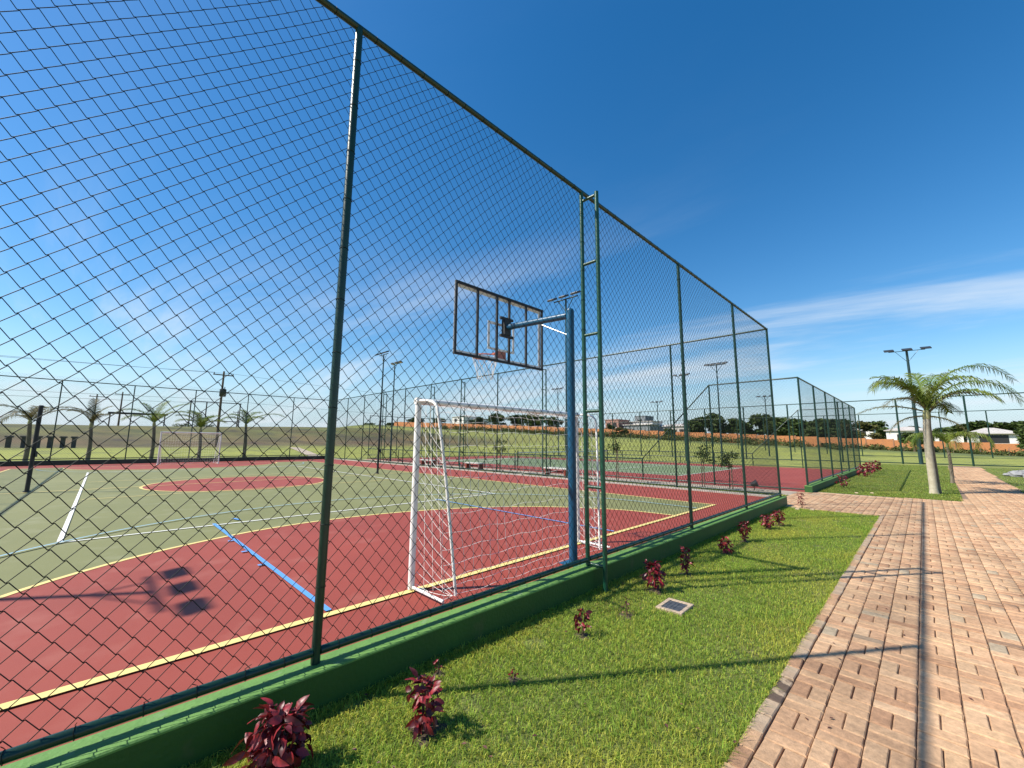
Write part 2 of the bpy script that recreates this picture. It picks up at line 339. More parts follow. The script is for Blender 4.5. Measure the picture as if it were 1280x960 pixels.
# ------------------------------------------------------------------ sports court
CY = 4.05
ARC = [(-3.93, -1.35), (-5.2, -1.18), (-6.5, -0.58), (-7.46, 0.38), (-8.03, 1.38), (-8.34, 2.3), (-8.45, 3.25), (-8.38, 4.3), (-8.12, 5.4), (-7.65, 6.48), (-6.99, 7.42), (-6.12, 8.2), (-5.2, 8.72), (-4.6, 8.88), (-3.93, 8.95)]
def build_court():
    b = MB(); b.box(EX-0.10, FX-0.08, FY0-0.1, FY1+0.1, -0.45, 0.0)
    court = b.build('sports_court', 'court_red'); court['kind'] = 'structure'
    SY0, SY1, GX0, GX1 = -3.15, 11.26, -3.93, -33.0
    b = MB(); b.poly([(GX0, SY0), (GX0, SY1), (GX1, SY1), (GX1, SY0)], 0.004); b.build('playing_surface', 'court_green', court)
    arc = smooth_pts([(x, y, 0) for x, y in ARC], 5)
    b = MB(); b.poly([(p.x, p.y) for p in reversed(arc)], 0.008); b.build('goal_area', 'court_red', court)
    arc2 = [Vector((GX1-(p.x-GX0), p.y, 0)) for p in arc]
    b = MB(); b.poly([(p.x, p.y) for p in arc2], 0.008); b.build('goal_area', 'court_red', court)
    cc = [(-17.9+2.8*math.cos(a), 3.85+2.8*math.sin(a)) for a in np.linspace(0, 2*math.pi, 64, endpoint=False)]
    b = MB(); b.poly(cc, 0.008); b.build('centre_circle', 'court_red', court)
    def line(pts, wd, m, z=0.012, closed=False):
        b = MB(); b.strip(pts, wd, z, closed); b.build('painted_line', m, court)
    line([(GX0, SY0-0.04), (GX0, SY1+0.04)], 0.085, 'line_yellow'); line([(GX1, SY0-0.04), (GX1, SY1+0.04)], 0.08, 'line_yellow')
    line([(GX0-0.045, SY0), (GX1+0.045, SY0)], 0.08, 'line_yellow'); line([(GX0-0.045, SY1), (GX1+0.045, SY1)], 0.08, 'line_yellow')
    line([(p.x, p.y) for p in arc], 0.075, 'line_yellow', 0.0125); line([(p.x, p.y) for p in arc2], 0.075, 'line_yellow', 0.0125)
    line(cc, 0.08, 'line_yellow', 0.0125, True)
    line([(-18.4, SY0+0.045), (-18.4, SY1-0.045)], 0.07, 'line_yellow', 0.0165)
    # volleyball court
    line([(-9.36, -0.29), (-27.4, -0.29)], 0.06, 'line_white', 0.0205); line([(-9.36, 8.55), (-27.4, 8.55)], 0.06, 'line_white', 0.0205)
    line([(-9.30, -0.33), (-9.30, 8.6)], 0.055, 'line_white', 0.0165); line([(-27.4, -0.33), (-27.4, 8.6)], 0.055, 'line_white', 0.0165)
    line([(-15.4, -0.2), (-15.4, 8.5)], 0.05, 'line_yellow', 0.0165); line([(-21.4, -0.2), (-21.4, 8.5)], 0.05, 'line_yellow', 0.0165)
    # basketball key and three-point arc
    line([(-9.42, 1.63), (-3.98, 1.63)], 0.055, 'line_blue', 0.0245); line([(-9.42, 6.52), (-3.98, 6.52)], 0.045, 'line_blue', 0.0245)
    for X in (-7.7, -6.85, -6.0):
        b = MB(); b.poly([(X, 1.53), (X+0.06, 1.53), (X+0.06, 1.598), (X, 1.598)], 0.0245); b.build('painted_line', 'line_blue', court)
    line([(-9.80, 2.0), (-9.55, 2.06)], 0.06, 'line_blue', 0.0245)
    three = [(-4.75-6.25*math.cos(a), CY+6.25*math.sin(a)) for a in np.linspace(-1.45, 1.45, 60)]
    line([(-3.98, three[0][1])]+three+[(-3.98, three[-1][1])], 0.05, 'line_pale_blue', 0.0285)
    t3 = [(GX1-(x-GX0), y) for x, y in three]; line(t3, 0.05, 'line_pale_blue', 0.0285)
    return court
court = build_court()

# low painted kerb walls under the fences
def wall(name, x0, x1, y0, y1, z0, z1, label, m='wall_green_shaded'):
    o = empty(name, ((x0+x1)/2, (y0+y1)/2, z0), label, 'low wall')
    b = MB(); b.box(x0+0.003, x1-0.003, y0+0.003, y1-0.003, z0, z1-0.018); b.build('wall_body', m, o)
    b = MB(); b.box(x0, x1, y0, y1, z1-0.018, z1, 0.008); b.build('wall_top', {'wall_green_shaded': 'wall_green_sunlit'}.get(m, m), o); return o  # top slab added to carry the green wall's sunlit tone; other walls keep one colour
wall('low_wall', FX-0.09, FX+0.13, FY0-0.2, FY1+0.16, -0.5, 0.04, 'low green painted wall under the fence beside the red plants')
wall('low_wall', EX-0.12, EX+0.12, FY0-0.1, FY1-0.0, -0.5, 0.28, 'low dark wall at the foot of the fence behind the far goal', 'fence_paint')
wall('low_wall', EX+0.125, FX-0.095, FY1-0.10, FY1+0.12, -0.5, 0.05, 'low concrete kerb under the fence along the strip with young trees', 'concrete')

# ------------------------------------------------------------------ chain-link
def chain_link(name, width, height, r, a=0.06, b=0.064, sides=4, fine=False, top=None, m='wire', warp=0.0):
    """u along x from 0 to width, z from 0 to height; zigzag wires that hook into their neighbours"""
    W = int(width/a); K = int(height/b); a = width/W; b = height/K
    i = np.arange(W)[:, None]; k = np.arange(K+1)[None]
    par = (i+k) % 2
    ov = r*(2.0 if fine else 0.9)
    cx = np.where(par == 0, i*a-ov, (i+1)*a+ov) + np.zeros_like(k); cz = np.broadcast_to(k*b, cx.shape).astype(float)
    if fine:
        xs, zs, ys = [], [], []
        for kk in range(K):
            x0, x1, z0, z1 = cx[:, kk], cx[:, kk+1], cz[:, kk], cz[:, kk+1]
            sg = np.where(par[:, kk] == 0, 1.0, -1.0)*r*0.95
            bend = np.where(par[:, kk] == 0, 0.15, 1.0)*0.0085
            xs += [x0, x0+(x1-x0)*0.13, x0+(x1-x0)*0.87]; ys += [np.zeros(W), sg, sg]
            zs += [z0, z0+(z1-z0)*0.13-bend*1.1, z0+(z1-z0)*0.87+bend*1.1]
        xs.append(cx[:, K]); zs.append(cz[:, K]); ys.append(np.zeros(W))
        P = np.stack([np.stack(xs, 1), np.stack(ys, 1), np.stack(zs, 1)], -1)
    else:
        P = np.stack([cx, np.zeros_like(cx), cz], -1)
    if warp:
        x, z = P[..., 0].copy(), P[..., 2].copy()
        edge = np.minimum(1, np.minimum(z, height-z)/0.3)
        P[..., 2] += warp*edge*(np.sin(x*2.1+z*1.3)+0.6*np.sin(z*2.9-x*3.3))
        P[..., 0] += warp*0.6*np.sin(z*2.3+x*1.1)*np.minimum(1, np.minimum(x, width-x)/0.3)
        P[..., 1] += warp*2.0*edge*np.sin(x*math.pi/width)*np.sin(z*1.7+1)
    n = P.shape[1]
    T = np.empty_like(P); T[:, 1:-1] = P[:, 2:]-P[:, :-2]; T[:, 0] = P[:, 1]-P[:, 0]; T[:, -1] = P[:, -1]-P[:, -2]
    T /= np.linalg.norm(T, axis=-1, keepdims=True)
    if not fine:      # at a zigzag corner the tangent is vertical: fine
        pass
    yv = np.array([0, 1.0, 0]); B = np.cross(T, yv); B /= np.linalg.norm(B, axis=-1, keepdims=True); Nn = np.cross(B, T)
    ang = 2*np.pi*np.arange(sides)/sides
    V = P[:, :, None, :] + r*(np.cos(ang)[None, None, :, None]*B[:, :, None, :] + np.sin(ang)[None, None, :, None]*Nn[:, :, None, :])
    idx = np.arange(W*n*sides).reshape(W, n, sides)
    q0 = idx[:, :-1, :]; q1 = np.roll(idx, -1, 2)[:, :-1, :]; q2 = np.roll(idx, -1, 2)[:, 1:, :]; q3 = idx[:, 1:, :]
    F = np.stack([q0, q1, q2, q3], -1)
    if top is not None:
        mid = (P[:, 1:]+P[:, :-1])/2; ok = mid[..., 2] < top(mid[..., 0]); F = F[ok]
    return np_mesh(name, V.reshape(-1, 3), F.reshape(-1, 4), m, smooth=True)

def fence(name, p0, p1, nb, z0, h, label, post_r=0.031, rail_r=0.028, panel=None, inset=0.036, bottom=0.075, ties=False, posts=None, post_z=None, group=None, top_r=None):
    """straight chain-link fence from p0 to p1 with nb equal bays; the mesh stands `inset` to the left of the line"""
    p0 = Vector((*p0, 0)); p1 = Vector((*p1, 0)); d = (p1-p0); Ln = d.length; d.normalize(); ang = math.atan2(d.y, d.x)
    root = empty(name, (p0.x, p0.y, z0), label, 'fence', group, rz=ang)
    bay = Ln/nb
    pm = MB(); pm.tube([(0, 0, 0 if post_z is None else post_z), (0, 0, h)], post_r, 10); pme = pm.mesh('post', 'fence_paint', True)
    for k in range(nb+1):
        if posts and k not in posts: continue
        link('post', pme, None, root, (k*bay, 0, 0))
    b = MB(); b.tube([(-post_r, 0, h), (Ln+post_r, 0, h)], top_r or rail_r, 10); b.build('top_rail', 'fence_paint', root, True, world=False)
    if bottom is not None:
        bm = MB(); bm.tube([(post_r*0.9, 0, bottom), (bay-post_r*0.9, 0, bottom)], rail_r, 10); bme = bm.mesh('bottom_rail', 'fence_paint', True)
        for k in range(nb): link('bottom_rail', bme, None, root, (k*bay, 0, 0))
    if panel:
        for k in range(nb): link('mesh_panel', panel, None, root, (k*bay, inset, (bottom or 0.05)-0.01))
    if ties:
        t = MB()
        for k in range(nb):
            for u in np.arange(0.18, bay-0.1, 0.24):
                x = k*bay+u+random.uniform(-0.03, 0.03)
                for zc in (bottom, h):
                    ring = [(x+0.004*math.sin(2*q), (rail_r+0.003)*math.cos(q), zc+(rail_r+0.003)*math.sin(q)) for q in np.linspace(0, 2*math.pi, 11)]
                    t.tube(ring, 0.0022, 4, False)
                t.tube([(x, 0.02, bottom+rail_r), (x+random.uniform(-.03, .03), -0.005, bottom+rail_r+random.uniform(0.012, 0.03))], 0.002, 4)
            for z in np.arange(0.5, h-0.2, 0.42):
                ring = [(k*bay+(post_r+0.003)*math.cos(q), (post_r+0.003)*math.sin(q), z+0.004*math.sin(2*q)) for q in np.linspace(0, 2*math.pi, 11)]
                t.tube(ring, 0.0022, 4, False)
        o = t.build('wire_ties', 'wire', root, True, world=False); o['kind'] = 'stuff'
    return root
Z0 = 0.04
NB_H = 5.04                      # fence height above the kerb
front_panel = chain_link('front_mesh', 3.25, NB_H-0.075, 0.0023, sides=5, fine=True, warp=0.007)
side_panel = chain_link('side_mesh', 33.5/11, NB_H-0.075, 0.0028, sides=3)
end_panel = chain_link('end_mesh', 3.25, NB_H-0.075, 0.0028, sides=3)
front = fence('chain_link_fence', (FX, FY0), (FX, FY1), 6, Z0, NB_H, 'tall green chain-link fence standing on the green painted wall beside the lawn', panel=front_panel, ties=True, posts=(0, 1, 2, 4, 5, 6))
fence('chain_link_fence', (FX, FY1), (EX, FY1), 11, Z0, NB_H, 'tall chain-link fence between the goal court and the strip with benches', panel=side_panel, inset=0.036, posts=(0, 1, 2, 4, 7, 9, 10, 11))
fence('chain_link_fence', (EX, FY1), (EX, FY0), 6, Z0+0.24, NB_H-0.24, 'tall chain-link fence behind the far goal and before the palms', panel=end_panel, inset=0.036)
fence('chain_link_fence', (EX, FY0), (FX, FY0), 11, Z0, NB_H, 'tall chain-link fence on the goal court side away from the tennis court', panel=side_panel, inset=0.036)

# ------------------------------------------------------------------ ladders on the fences
def ladder(loc, rz, label, outer_z):      # the inner stile is the fence post it is welded to
    t = empty('fence_ladder', loc, label, 'ladder', None, rz)
    for x in (0.0, 0.25):
        b = MB(); b.tube([(x, 0, outer_z if x else 0.0), (x, 0, 4.93 if x else 5.05)], 0.029, 10); b.build('stile', 'ladder_paint', t, True, world=False)
    for z in (0.03, 0.96, 1.92, 2.94, 3.94, 4.89):
        b = MB(); b.tube([(0.026, 0, z), (0.25-0.026, 0, z)], 0.021, 8); b.build('rung', 'ladder_paint', t, True, world=False)
    return t
PY1 = FY0+3.25*3
ladder((FX, PY1, Z0), 0, 'green ladder frame on the fence beside the blue basketball pole', GZ-Z0)
for k, lb in ((3, 'green ladder frame on the bench-side fence next to the pink topped bench'), (5, 'green ladder frame on the bench-side fence, fifth post from the front corner'), (6, 'green ladder frame on the bench-side fence, sixth post from the front corner'), (8, 'green ladder frame on the bench-side fence beside the paired floodlight masts')):
    ladder((FX-33.5/11*k, FY1, Z0), math.pi/2, lb, -0.2)

# ------------------------------------------------------------------ basketball stand
def basketball():
    X0, Y0 = -3.36, 4.50
    t = empty('basketball_stand', (X0, Y0, 0), 'blue basketball pole with arm carrying a clear backboard in black frame', 'basketball hoop')
    b = MB(); b.tube([(X0, Y0, 0.012), (X0, Y0, 3.40)], 0.056, 16); b.tube([(X0, Y0, 3.40), (X0, Y0, 3.425), (X0, Y0, 3.435)], [0.056, 0.045, 0.01], 16, True); b.build('pole', 'blue_paint', t, True)
    b = MB(); b.box(X0-0.13, X0+0.13, Y0-0.13, Y0+0.13, 0.0005, 0.012); b.build('base_plate', 'blue_paint', t)
    b = MB(); b.tube([(X0-0.05, Y0, 3.34), (-4.58, Y0-0.03, 3.40)], 0.048, 14); b.build('arm', 'blue_paint', t, True)
    b = MB(); b.tube([(X0-0.05, Y0, 3.06), (-3.92, Y0-0.01, 3.32)], 0.010, 8); b.build('brace', 'steel', t, True)
    BX, y0, y1, z0, z1 = -4.70, 3.50, 5.44, 2.84, 3.93
    f = MB(); s = 0.017
    f.box(BX-s, BX+s, y0-s, y1+s, z1-s, z1+s); f.box(BX-s, BX+s, y0-s, y1+s, z0-s, z0+s)
    for y in (y0, 3.92, 4.33, 4.61, 5.02, y1): f.box(BX-s+0.002, BX+s-0.002, y-s, y+s, z0+s, z1-s)
    fr = f.build('backboard_frame', 'black_paint', t)
    b = MB(); b.box(-4.64, -4.60, 4.33, 4.61, 3.23, 3.27); b.box(-4.64, -4.60, 4.33, 4.61, 3.52, 3.56); b.box(-4.66, -4.585, 4.40, 4.54, 3.272, 3.518); b.build('mounting_plate', 'black_paint', t)
    b = MB(); b.box(BX-0.036, BX-0.024, y0-0.02, y1+0.02, z0-0.02, z1+0.02); bd = b.build('backboard', 'acrylic', t)
    b = MB(); q = -0.041; e = 0.06
    for (a0, a1, c0, c1) in ((y0, y1, z1-e, z1), (y0, y1, z0, z0+e), (y0, y0+e, z0+e, z1-e), (y1-e, y1, z0+e, z1-e)): b.box(BX+q, BX-0.0365, a0, a1, c0, c1)
    for (a0, a1, c0, c1) in ((4.17, 4.77, 3.44, 3.485), (4.17, 4.77, 3.02, 3.055), (4.17, 4.215, 3.055, 3.44), (4.725, 4.77, 3.055, 3.44)): b.box(BX+q, BX-0.0365, a0, a1, c0, c1)
    b.build('backboard_stripe', 'tape_white', bd)
    # hoop
    hz, hx = 2.99, -5.13
    b = MB(); b.tube([(hx+0.23*math.cos(a), 4.47+0.23*math.sin(a), hz) for a in np.linspace(0, 2*math.pi, 33)], 0.011, 8, False); rim = b.build('rim', 'rim_orange', t, True)
    b = MB(); b.box(-4.885, -4.745, 4.39, 4.55, hz-0.012, hz+0.012); b.box(-4.755, -4.742, 4.36, 4.58, hz-0.13, hz+0.05); b.build('rim_bracket', 'rim_orange', t)
    nb = MB(); lv = [(0, .225), (.09, .20), (.19, .165), (.29, .14), (.38, .135)]
    for k in range(12):
        for sgn in (1, -1):
            nb.tube([(hx+r_*math.cos((k+sgn*j*0.5)*math.pi/6), 4.47+r_*math.sin((k+sgn*j*0.5)*math.pi/6), hz-0.012-dz) for j, (dz, r_) in enumerate(lv)], 0.0035, 4, False)
    nb.build('hoop_net', 'net_cord', rim, True)
    return t
basketball()

# ------------------------------------------------------------------ football goals
def goal(gx, gy, wd, s, label, net=True):
    """goal line at x=gx from gy to gy+wd, net running towards +s x"""
    t = empty('futsal_goal', (gx, gy+wd/2, 0), label, 'goal')
    H = 2.0; z0 = 0.016
    for k, y in enumerate((gy, gy+wd)):
        sg = 1 if k == 0 else -1
        b = MB(); b.tube([(gx, y, z0), (gx, y, H+0.04)], 0.035, 12); b.build('post', 'white_paint', t, True)
        b = MB(); b.tube(smooth_pts([(gx+s*0.03, y, H+0.005), (gx+s*0.22, y, H-0.01), (gx+s*0.34, y, H-0.06), (gx+s*0.385, y+sg*0.012, H-0.20), (gx+s*0.45, y+sg*0.09, 1.1), (gx+s*0.52, y+sg*0.19, z0+0.02)], 5), 0.0155, 10); b.build('back_support', 'white_paint', t, True)
        b = MB(); b.tube([(gx+s*0.04, y, 0.04), (gx+s*0.575, y, 0.04)], 0.0155, 10); b.build('ground_bar', 'white_paint', t, True)
    b = MB(); b.tube([(gx, gy-0.04, H), (gx, gy+wd+0.04, H)], 0.0355, 12); b.build('crossbar', 'white_paint', t, True)
    if net:
        nb = MB(); g = 0.125
        def depth(z):      # back sheet distance behind the goal line
            return 0.385 + 0.15*(1-z/1.85) if z < 1.85 else 0.385
        prof = [(0.04, H-0.03), (0.2, H-0.05), (0.37, H-0.10), (0.40, 1.7), (0.42, 1.35), (0.46, 0.95), (0.50, 0.55), (0.53, 0.25), (0.545, 0.05)]
        def P(u, y):
            i = min(int(u), len(prof)-2); f = u-i; d = prof[i][0]*(1-f)+prof[i+1][0]*f; z = prof[i][1]*(1-f)+prof[i+1][1]*f
            v = (y-gy)/wd; sag = -0.05*math.sin(v*math.pi)*(0.6+0.4*math.sin(u*2.2+v*9))*math.sin(min(1, u/8)*math.pi)
            return (gx+s*(d+sag), y+0.015*math.sin(u*3+y*7), z+0.012*math.sin(y*11+u*2))
        ys = np.linspace(gy+0.03, gy+wd-0.03, int(wd/g)+1)
        for y in ys: nb.tube([P(u, y) for u in np.linspace(0, 8, 15)], 0.0023, 3, False)
        for u in np.linspace(0, 8, 19): nb.tube([P(u, y) for y in np.linspace(gy+0.03, gy+wd-0.03, 19)], 0.0023, 3, False)
        for k, y in enumerate((gy+0.025, gy+wd-0.025)):     # side sheets, cords hanging at a slant
            sg = 1 if k == 0 else -1
            for j in range(17):
                za = H-0.06-j*g; zb = za-0.36
                if zb < 0.05: zb = 0.05
                pts = []
                for f in np.linspace(0, 1, 6):
                    z = za*(1-f)+zb*f - 0.03*math.sin(f*math.pi); dd = 0.03+(depth(zb)-0.03)*f
                    pts.append((gx+s*dd, y+sg*(0.12*f*max(0, 1-zb/1.9)+0.01*math.sin(j+f*3)), max(z, 0.03)))
                nb.tube(pts, 0.0023, 3, False)
            for f in (0.25, 0.5, 0.75):
                nb.tube([(gx+s*(0.03+(depth(z)-0.03)*f), y+sg*0.12*f*(1-z/1.9), z) for z in np.linspace(0.05, H-0.06, 12)], 0.0023, 3, False)
        nb.build('goal_net', 'net_cord', t)
    return t
goal(-3.96, 2.47, 2.96, 1, 'white goal with net standing by the blue basketball pole')
goal(-33.0, 2.55, 3.05, -1, 'distant white goal at the far end of the court', net=True)

# volleyball posts
for y, lb in ((-1.38, 'black volleyball post standing beside the thick white court line'), (9.45, 'black volleyball post in front of the bench-side fence')):
    t = empty('volleyball_post', (-18.5, y, 0), lb, 'post')
    b = MB(); b.tube([(-18.5, y, 0.02), (-18.5, y, 2.50)], 0.05, 12); b.build('pole', 'black_paint', t, True)
    b = MB(); b.tube([(-18.5, y, 2.50), (-18.5, y, 2.54)], [0.058, 0.045], 12); b.build('cap', 'black_paint', t, True)
    b = MB(); b.tube([(-18.5, y, 0.0285), (-18.5, y, 0.06)], [0.085, 0.075], 12); b.build('collar', 'black_paint', t, True)
    b = MB(); b.box(-18.58, -18.42, y+0.045, y+0.085, 1.02, 1.16); b.build('winch', 'lamp_body', t)

# ------------------------------------------------------------------ lawns, paths and paving
def flat(name, pts, z, m, kind='structure'):
    b = MB(); b.poly(pts, z); o = b.build(name, m); o['kind'] = kind; return o
flat('path_bed', [(-3.45, 13.9), (0.9, 13.9), (0.9, 19.7), (-3.45, 19.7)], GZ-0.034, 'joint_sand') if False else None
LX0, LX1, LY1 = FX+0.13, -0.945, 13.95
flat('lawn', [(LX0-0.05, -4), (LX1+0.02, -4), (LX1+0.02, LY1), (LX0-0.05, LY1)], GZ-0.012, 'lawn_base')
flat('lawn', [(-3.02, 19.0), (0.74, 19.58), (1.30, 52), (-3.02, 52)], GZ-0.012, 'lawn_base')
flat('lawn', [(2.50, 24.6), (14, 25.6), (14, 52), (3.10, 52)], GZ-0.012, 'lawn_base')

def make_paving():
    bed = MB()
    bed.poly([(-0.95, -4), (9, -4), (9, 27), (-0.95, 27)], GZ-0.016); bed.poly([(-3.45, 13.94), (-0.949, 13.94), (-0.949, 19.8), (-3.45, 19.8)], GZ-0.0161)
    bed.poly([(0.60, 27.001), (3.2, 27.001), (3.5, 53), (1.1, 53)], GZ-0.016)
    path = bed.build('brick_path', 'joint_sand'); path['kind'] = 'structure'
    C = 0.2190; J = 0.0068; X00 = -0.856; Y00 = 2.59
    bw, bl = C/2-J, C-J
    def inside(x, y):
        if -0.86 < x and y < 19.55+0.15*(x-0.74) and x < 7: return True
        if -3.40 < x <= -0.9 and 14.0 < y < 18.95: return True
        if 19.4 <= y < 50:
            xl = 0.77+(y-19.56)*0.017; xr = 2.50+(y-24.6)*0.022 if y > 24.6 else 7
            return xl < x < xr
        return False
    near = []; rest = []
    for i in range(-13, 36):
        for j in range(-28, 222):
            x0 = X00+i*C; y0 = Y00+j*C
            if not inside(x0+C/2, y0+C/2): continue
            if (i+j) % 2: cells = [(x0+C*0.25, y0+C/2, 1), (x0+C*0.75, y0+C/2, 1)]
            else: cells = [(x0+C/2, y0+C*0.25, 0), (x0+C/2, y0+C*0.75, 0)]
            for c in cells:
                d = math.hypot(c[0], c[1]); az = math.atan2(c[0], c[1])
                vis = az < 0.135 and c[1] > 1.9 and (c[1]*0.707-c[0]*0.707)/max(d, .1) > -9 and (1.76/max(0.1, (c[1]-c[0])*0.707)) < 1.12
                (near if vis else rest).append((d, c))
    near.sort(key=lambda q: q[0]); rest += near[300:]; near = near[:300]
    def brick_v(rot, var):
        hx, hy = (bw/2, bl/2) if rot else (bl/2, bw/2); b = MB(); k = 0.0068; rr = random.Random(var)
        j = lambda: rr.uniform(-0.0022, 0.0022)
        vs = []
        for z, s_ in ((-0.045, 0), (-0.0065, 0), (0, k)):
            for sx, sy in ((-1, -1), (1, -1), (1, 1), (-1, 1)): vs.append((sx*(hx-s_)+j(), sy*(hy-s_)+j(), z+(j()*0.8 if z == 0 else 0)))
        fs = [(8, 9, 10, 11)]
        for r_ in (0, 4):
            for i in range(4): fs.append((r_+i, r_+(i+1) % 4, r_+4+(i+1) % 4, r_+4+i))
        return vs, fs
    kinds = {}
    for rot in (0, 1):
        for v in range(6):
            vs, fs = brick_v(rot, v*2+rot); b = MB(); b.add(vs, fs); me = b.mesh('brick', 'paver'); a = me.attributes.new('rnd', 'FLOAT', 'POINT'); a.data.foreach_set('value', [0.0]*len(vs)); kinds[rot, v] = me
    for k, (d, (x, y, rot)) in enumerate(near):
        o = link('brick', kinds[rot, random.randrange(6)], None, path, (x, y, GZ+random.gauss(0, 0.0017)))
        o.rotation_euler = (random.gauss(0, 0.008), random.gauss(0, 0.008), random.gauss(0, 0.011))
    V = []; F = []; RN = []
    base = {k: (np.array([v for v in brick_v(*k if False else (k[0], k[1]*2+k[0]))[0]]), np.array(brick_v(k[0], k[1]*2+k[0])[1])) for k in kinds}
    off = 0
    for d, (x, y, rot) in rest:
        v, f = base[rot, random.randrange(6)]
        if d > 25 : pass
        V.append(v+np.array([x, y, GZ+random.gauss(0, 0.0009)])); F.append(f+off); off += len(v); RN.append(np.full(len(v), random.random()))
    o = link('bricks', np_mesh('bricks', np.concatenate(V), np.concatenate(F), 'paver', rnd=np.concatenate(RN)), None, path); o['kind'] = 'stuff'
    # edging stones between lawn and paving
    y = 0.6; k = 0
    while y < 13.9:
        ln = 0.205
        b = MB(); b.box(-0.0445, 0.0445, -ln/2+0.003, ln/2-0.003, -0.07, 0.0, 0.006)
        me = b.mesh('edging_stone', 'paver' if random.random() < 0.5 else 'edging_tan')
        if 3.45 < y < 3.80: me = b.mesh('edging_stone', 'damp_stone')
        o = link('edging_stone', me, None, path, (-0.905+random.gauss(0, 0.003), y+ln/2, GZ+0.006+random.gauss(0, 0.003)), random.gauss(0, 0.015))
        y += ln; k += 1
    x = -3.3
    while x < -0.98:
        b = MB(); b.box(-0.1, 0.1, -0.04, 0.04, -0.06, 0, 0.006); link('edging_stone', b.mesh('edging_stone', 'concrete_pale'), None, path, (x, 19.03, GZ+0.004)); x += 0.206
    return path
path = make_paving()

# strips between the two courts
flat('walkway', [(-38, 14.33), (-3.47, 14.33), (-3.47, 15.35), (-38, 15.35)], GZ+0.004, 'concrete_pale')
flat('walkway', [(-38, 17.15), (-3.47, 17.15), (-3.47, 18.62), (-38, 18.62)], GZ+0.004, 'concrete_pale')
flat('lawn', [(-38, 15.352), (-3.47, 15.352), (-3.47, 17.148), (-38, 17.148)], GZ, 'lawn_base')
def diag_path():
    pts = [(-37.5, 14.9), (-44, 15.8), (-52, 17.2), (-60, 18.4)]
    b = MB(); vs = []
    for x, y in pts: vs += [(x, y-0.6, tz(x, y)+0.05), (x, y+0.6, tz(x, y)+0.05)]
    b.add(vs, [(2*i, 2*i+1, 2*i+3, 2*i+2) for i in range(len(pts)-1)]); o = b.build('footpath', 'concrete_pale'); o['kind'] = 'structure'
diag_path()

# ------------------------------------------------------------------ grass blades
def grass(name, n, gen, hmin, hmax, wd, m, base_z, lean=0.6, yellow=0.2):
    x, y = gen(n); n = len(x)
    h = np.random.uniform(hmin, hmax, n)*(1+0.25*np.sin(x*2.7+1)*np.sin(y*2.1)); az = np.random.uniform(0, 2*np.pi, n); fa = az+np.random.uniform(-.8, .8, n)+np.pi/2
    ln = np.abs(np.random.normal(0.55, 0.3, n))*lean
    dx, dy = np.cos(az), np.sin(az); wx, wy = np.cos(fa)*wd/2, np.sin(fa)*wd/2
    V = np.zeros((n, 5, 3)); zb = np.full(n, base_z)
    V[:, 0] = np.stack([x-wx, y-wy, zb], 1); V[:, 1] = np.stack([x+wx, y+wy, zb], 1)
    mx, my, mz = x+dx*h*ln*0.35, y+dy*h*ln*0.35, zb+h*0.6
    V[:, 2] = np.stack([mx+wx*.8, my+wy*.8, mz], 1); V[:, 3] = np.stack([mx-wx*.8, my-wy*.8, mz], 1)
    V[:, 4] = np.stack([x+dx*h*ln*1.1, y+dy*h*ln*1.1, zb+h*(1-0.35*ln)], 1)
    i = np.arange(n)*5
    T = np.concatenate([np.stack([i, i+1, i+2], 1), np.stack([i, i+2, i+3], 1), np.stack([i+3, i+2, i+4], 1)])
    t = np.ones((n, 3))*np.random.uniform(0.5, 1.55, n)[:, None]
    patch = 0.5+0.5*np.sin(x*3.1+np.sin(y*1.7)*1.5)*np.sin(y*1.3+x*0.8)
    ye = np.random.rand(n) < yellow*(0.35+1.4*patch**2)
    t[ye] *= np.array([1.75, 1.22, 1.5])
    V = V.reshape(-1, 3); t = np.repeat(t, 5, 0)
    o = link(name, np_mesh(name, V, T, m, tint=t)); return o
BEDS = [(-2.60, 0.83, .13), (-2.34, 1.60, .11), (-2.80, 2.02, .05), (-2.34, 2.37, .05), (-2.39, 3.33, .07), (-2.33, 4.02, .08), (-2.47, 4.93, .10), (-2.45, 5.83, .09), (-2.43, 7.36, .09), (-2.48, 8.50, .09), (-2.48, 10.05, .1), (-2.40, 10.65, .1)]
def off_beds(x, y):
    ok = np.ones(len(x), bool)
    for bx, by, br in BEDS:
        a = np.arctan2(y-by, x-bx); ok &= ~((np.hypot(x-bx, y-by) < br*(0.9+0.25*np.sin(3*a+bx*9)+0.15*np.sin(7*a))) & (np.random.rand(len(x)) < 0.85))
    return ok
def gen_near(n):
    y = np.where(np.random.rand(n) < 0.20, np.random.uniform(-3.5, 0.2, n), 0.2+13.75*np.random.rand(n)**1.75); x = np.random.uniform(LX0-0.01, LX1+0.01, n)
    edge = (x > LX1-0.02); 
    bare = (np.sin(x*9.1+y*2.3)+np.sin(y*5.7-x*4.1)+np.sin(x*3.3+y*7.7)) > 2.25
    keep = ~(bare & (np.random.rand(n) < 0.72)) & ~((np.abs(x+2.08) < 0.145) & (np.abs(y-4.6) < 0.182)) & off_beds(x, y)
    return x[keep], y[keep]
o = grass('grass', 285000, gen_near, 0.014, 0.044, 0.0044, 'blade', GZ-0.012, lean=1.25, yellow=0.50); tag(o, 'short green lawn grass between the green wall and the brick path', 'grass', kind='stuff')
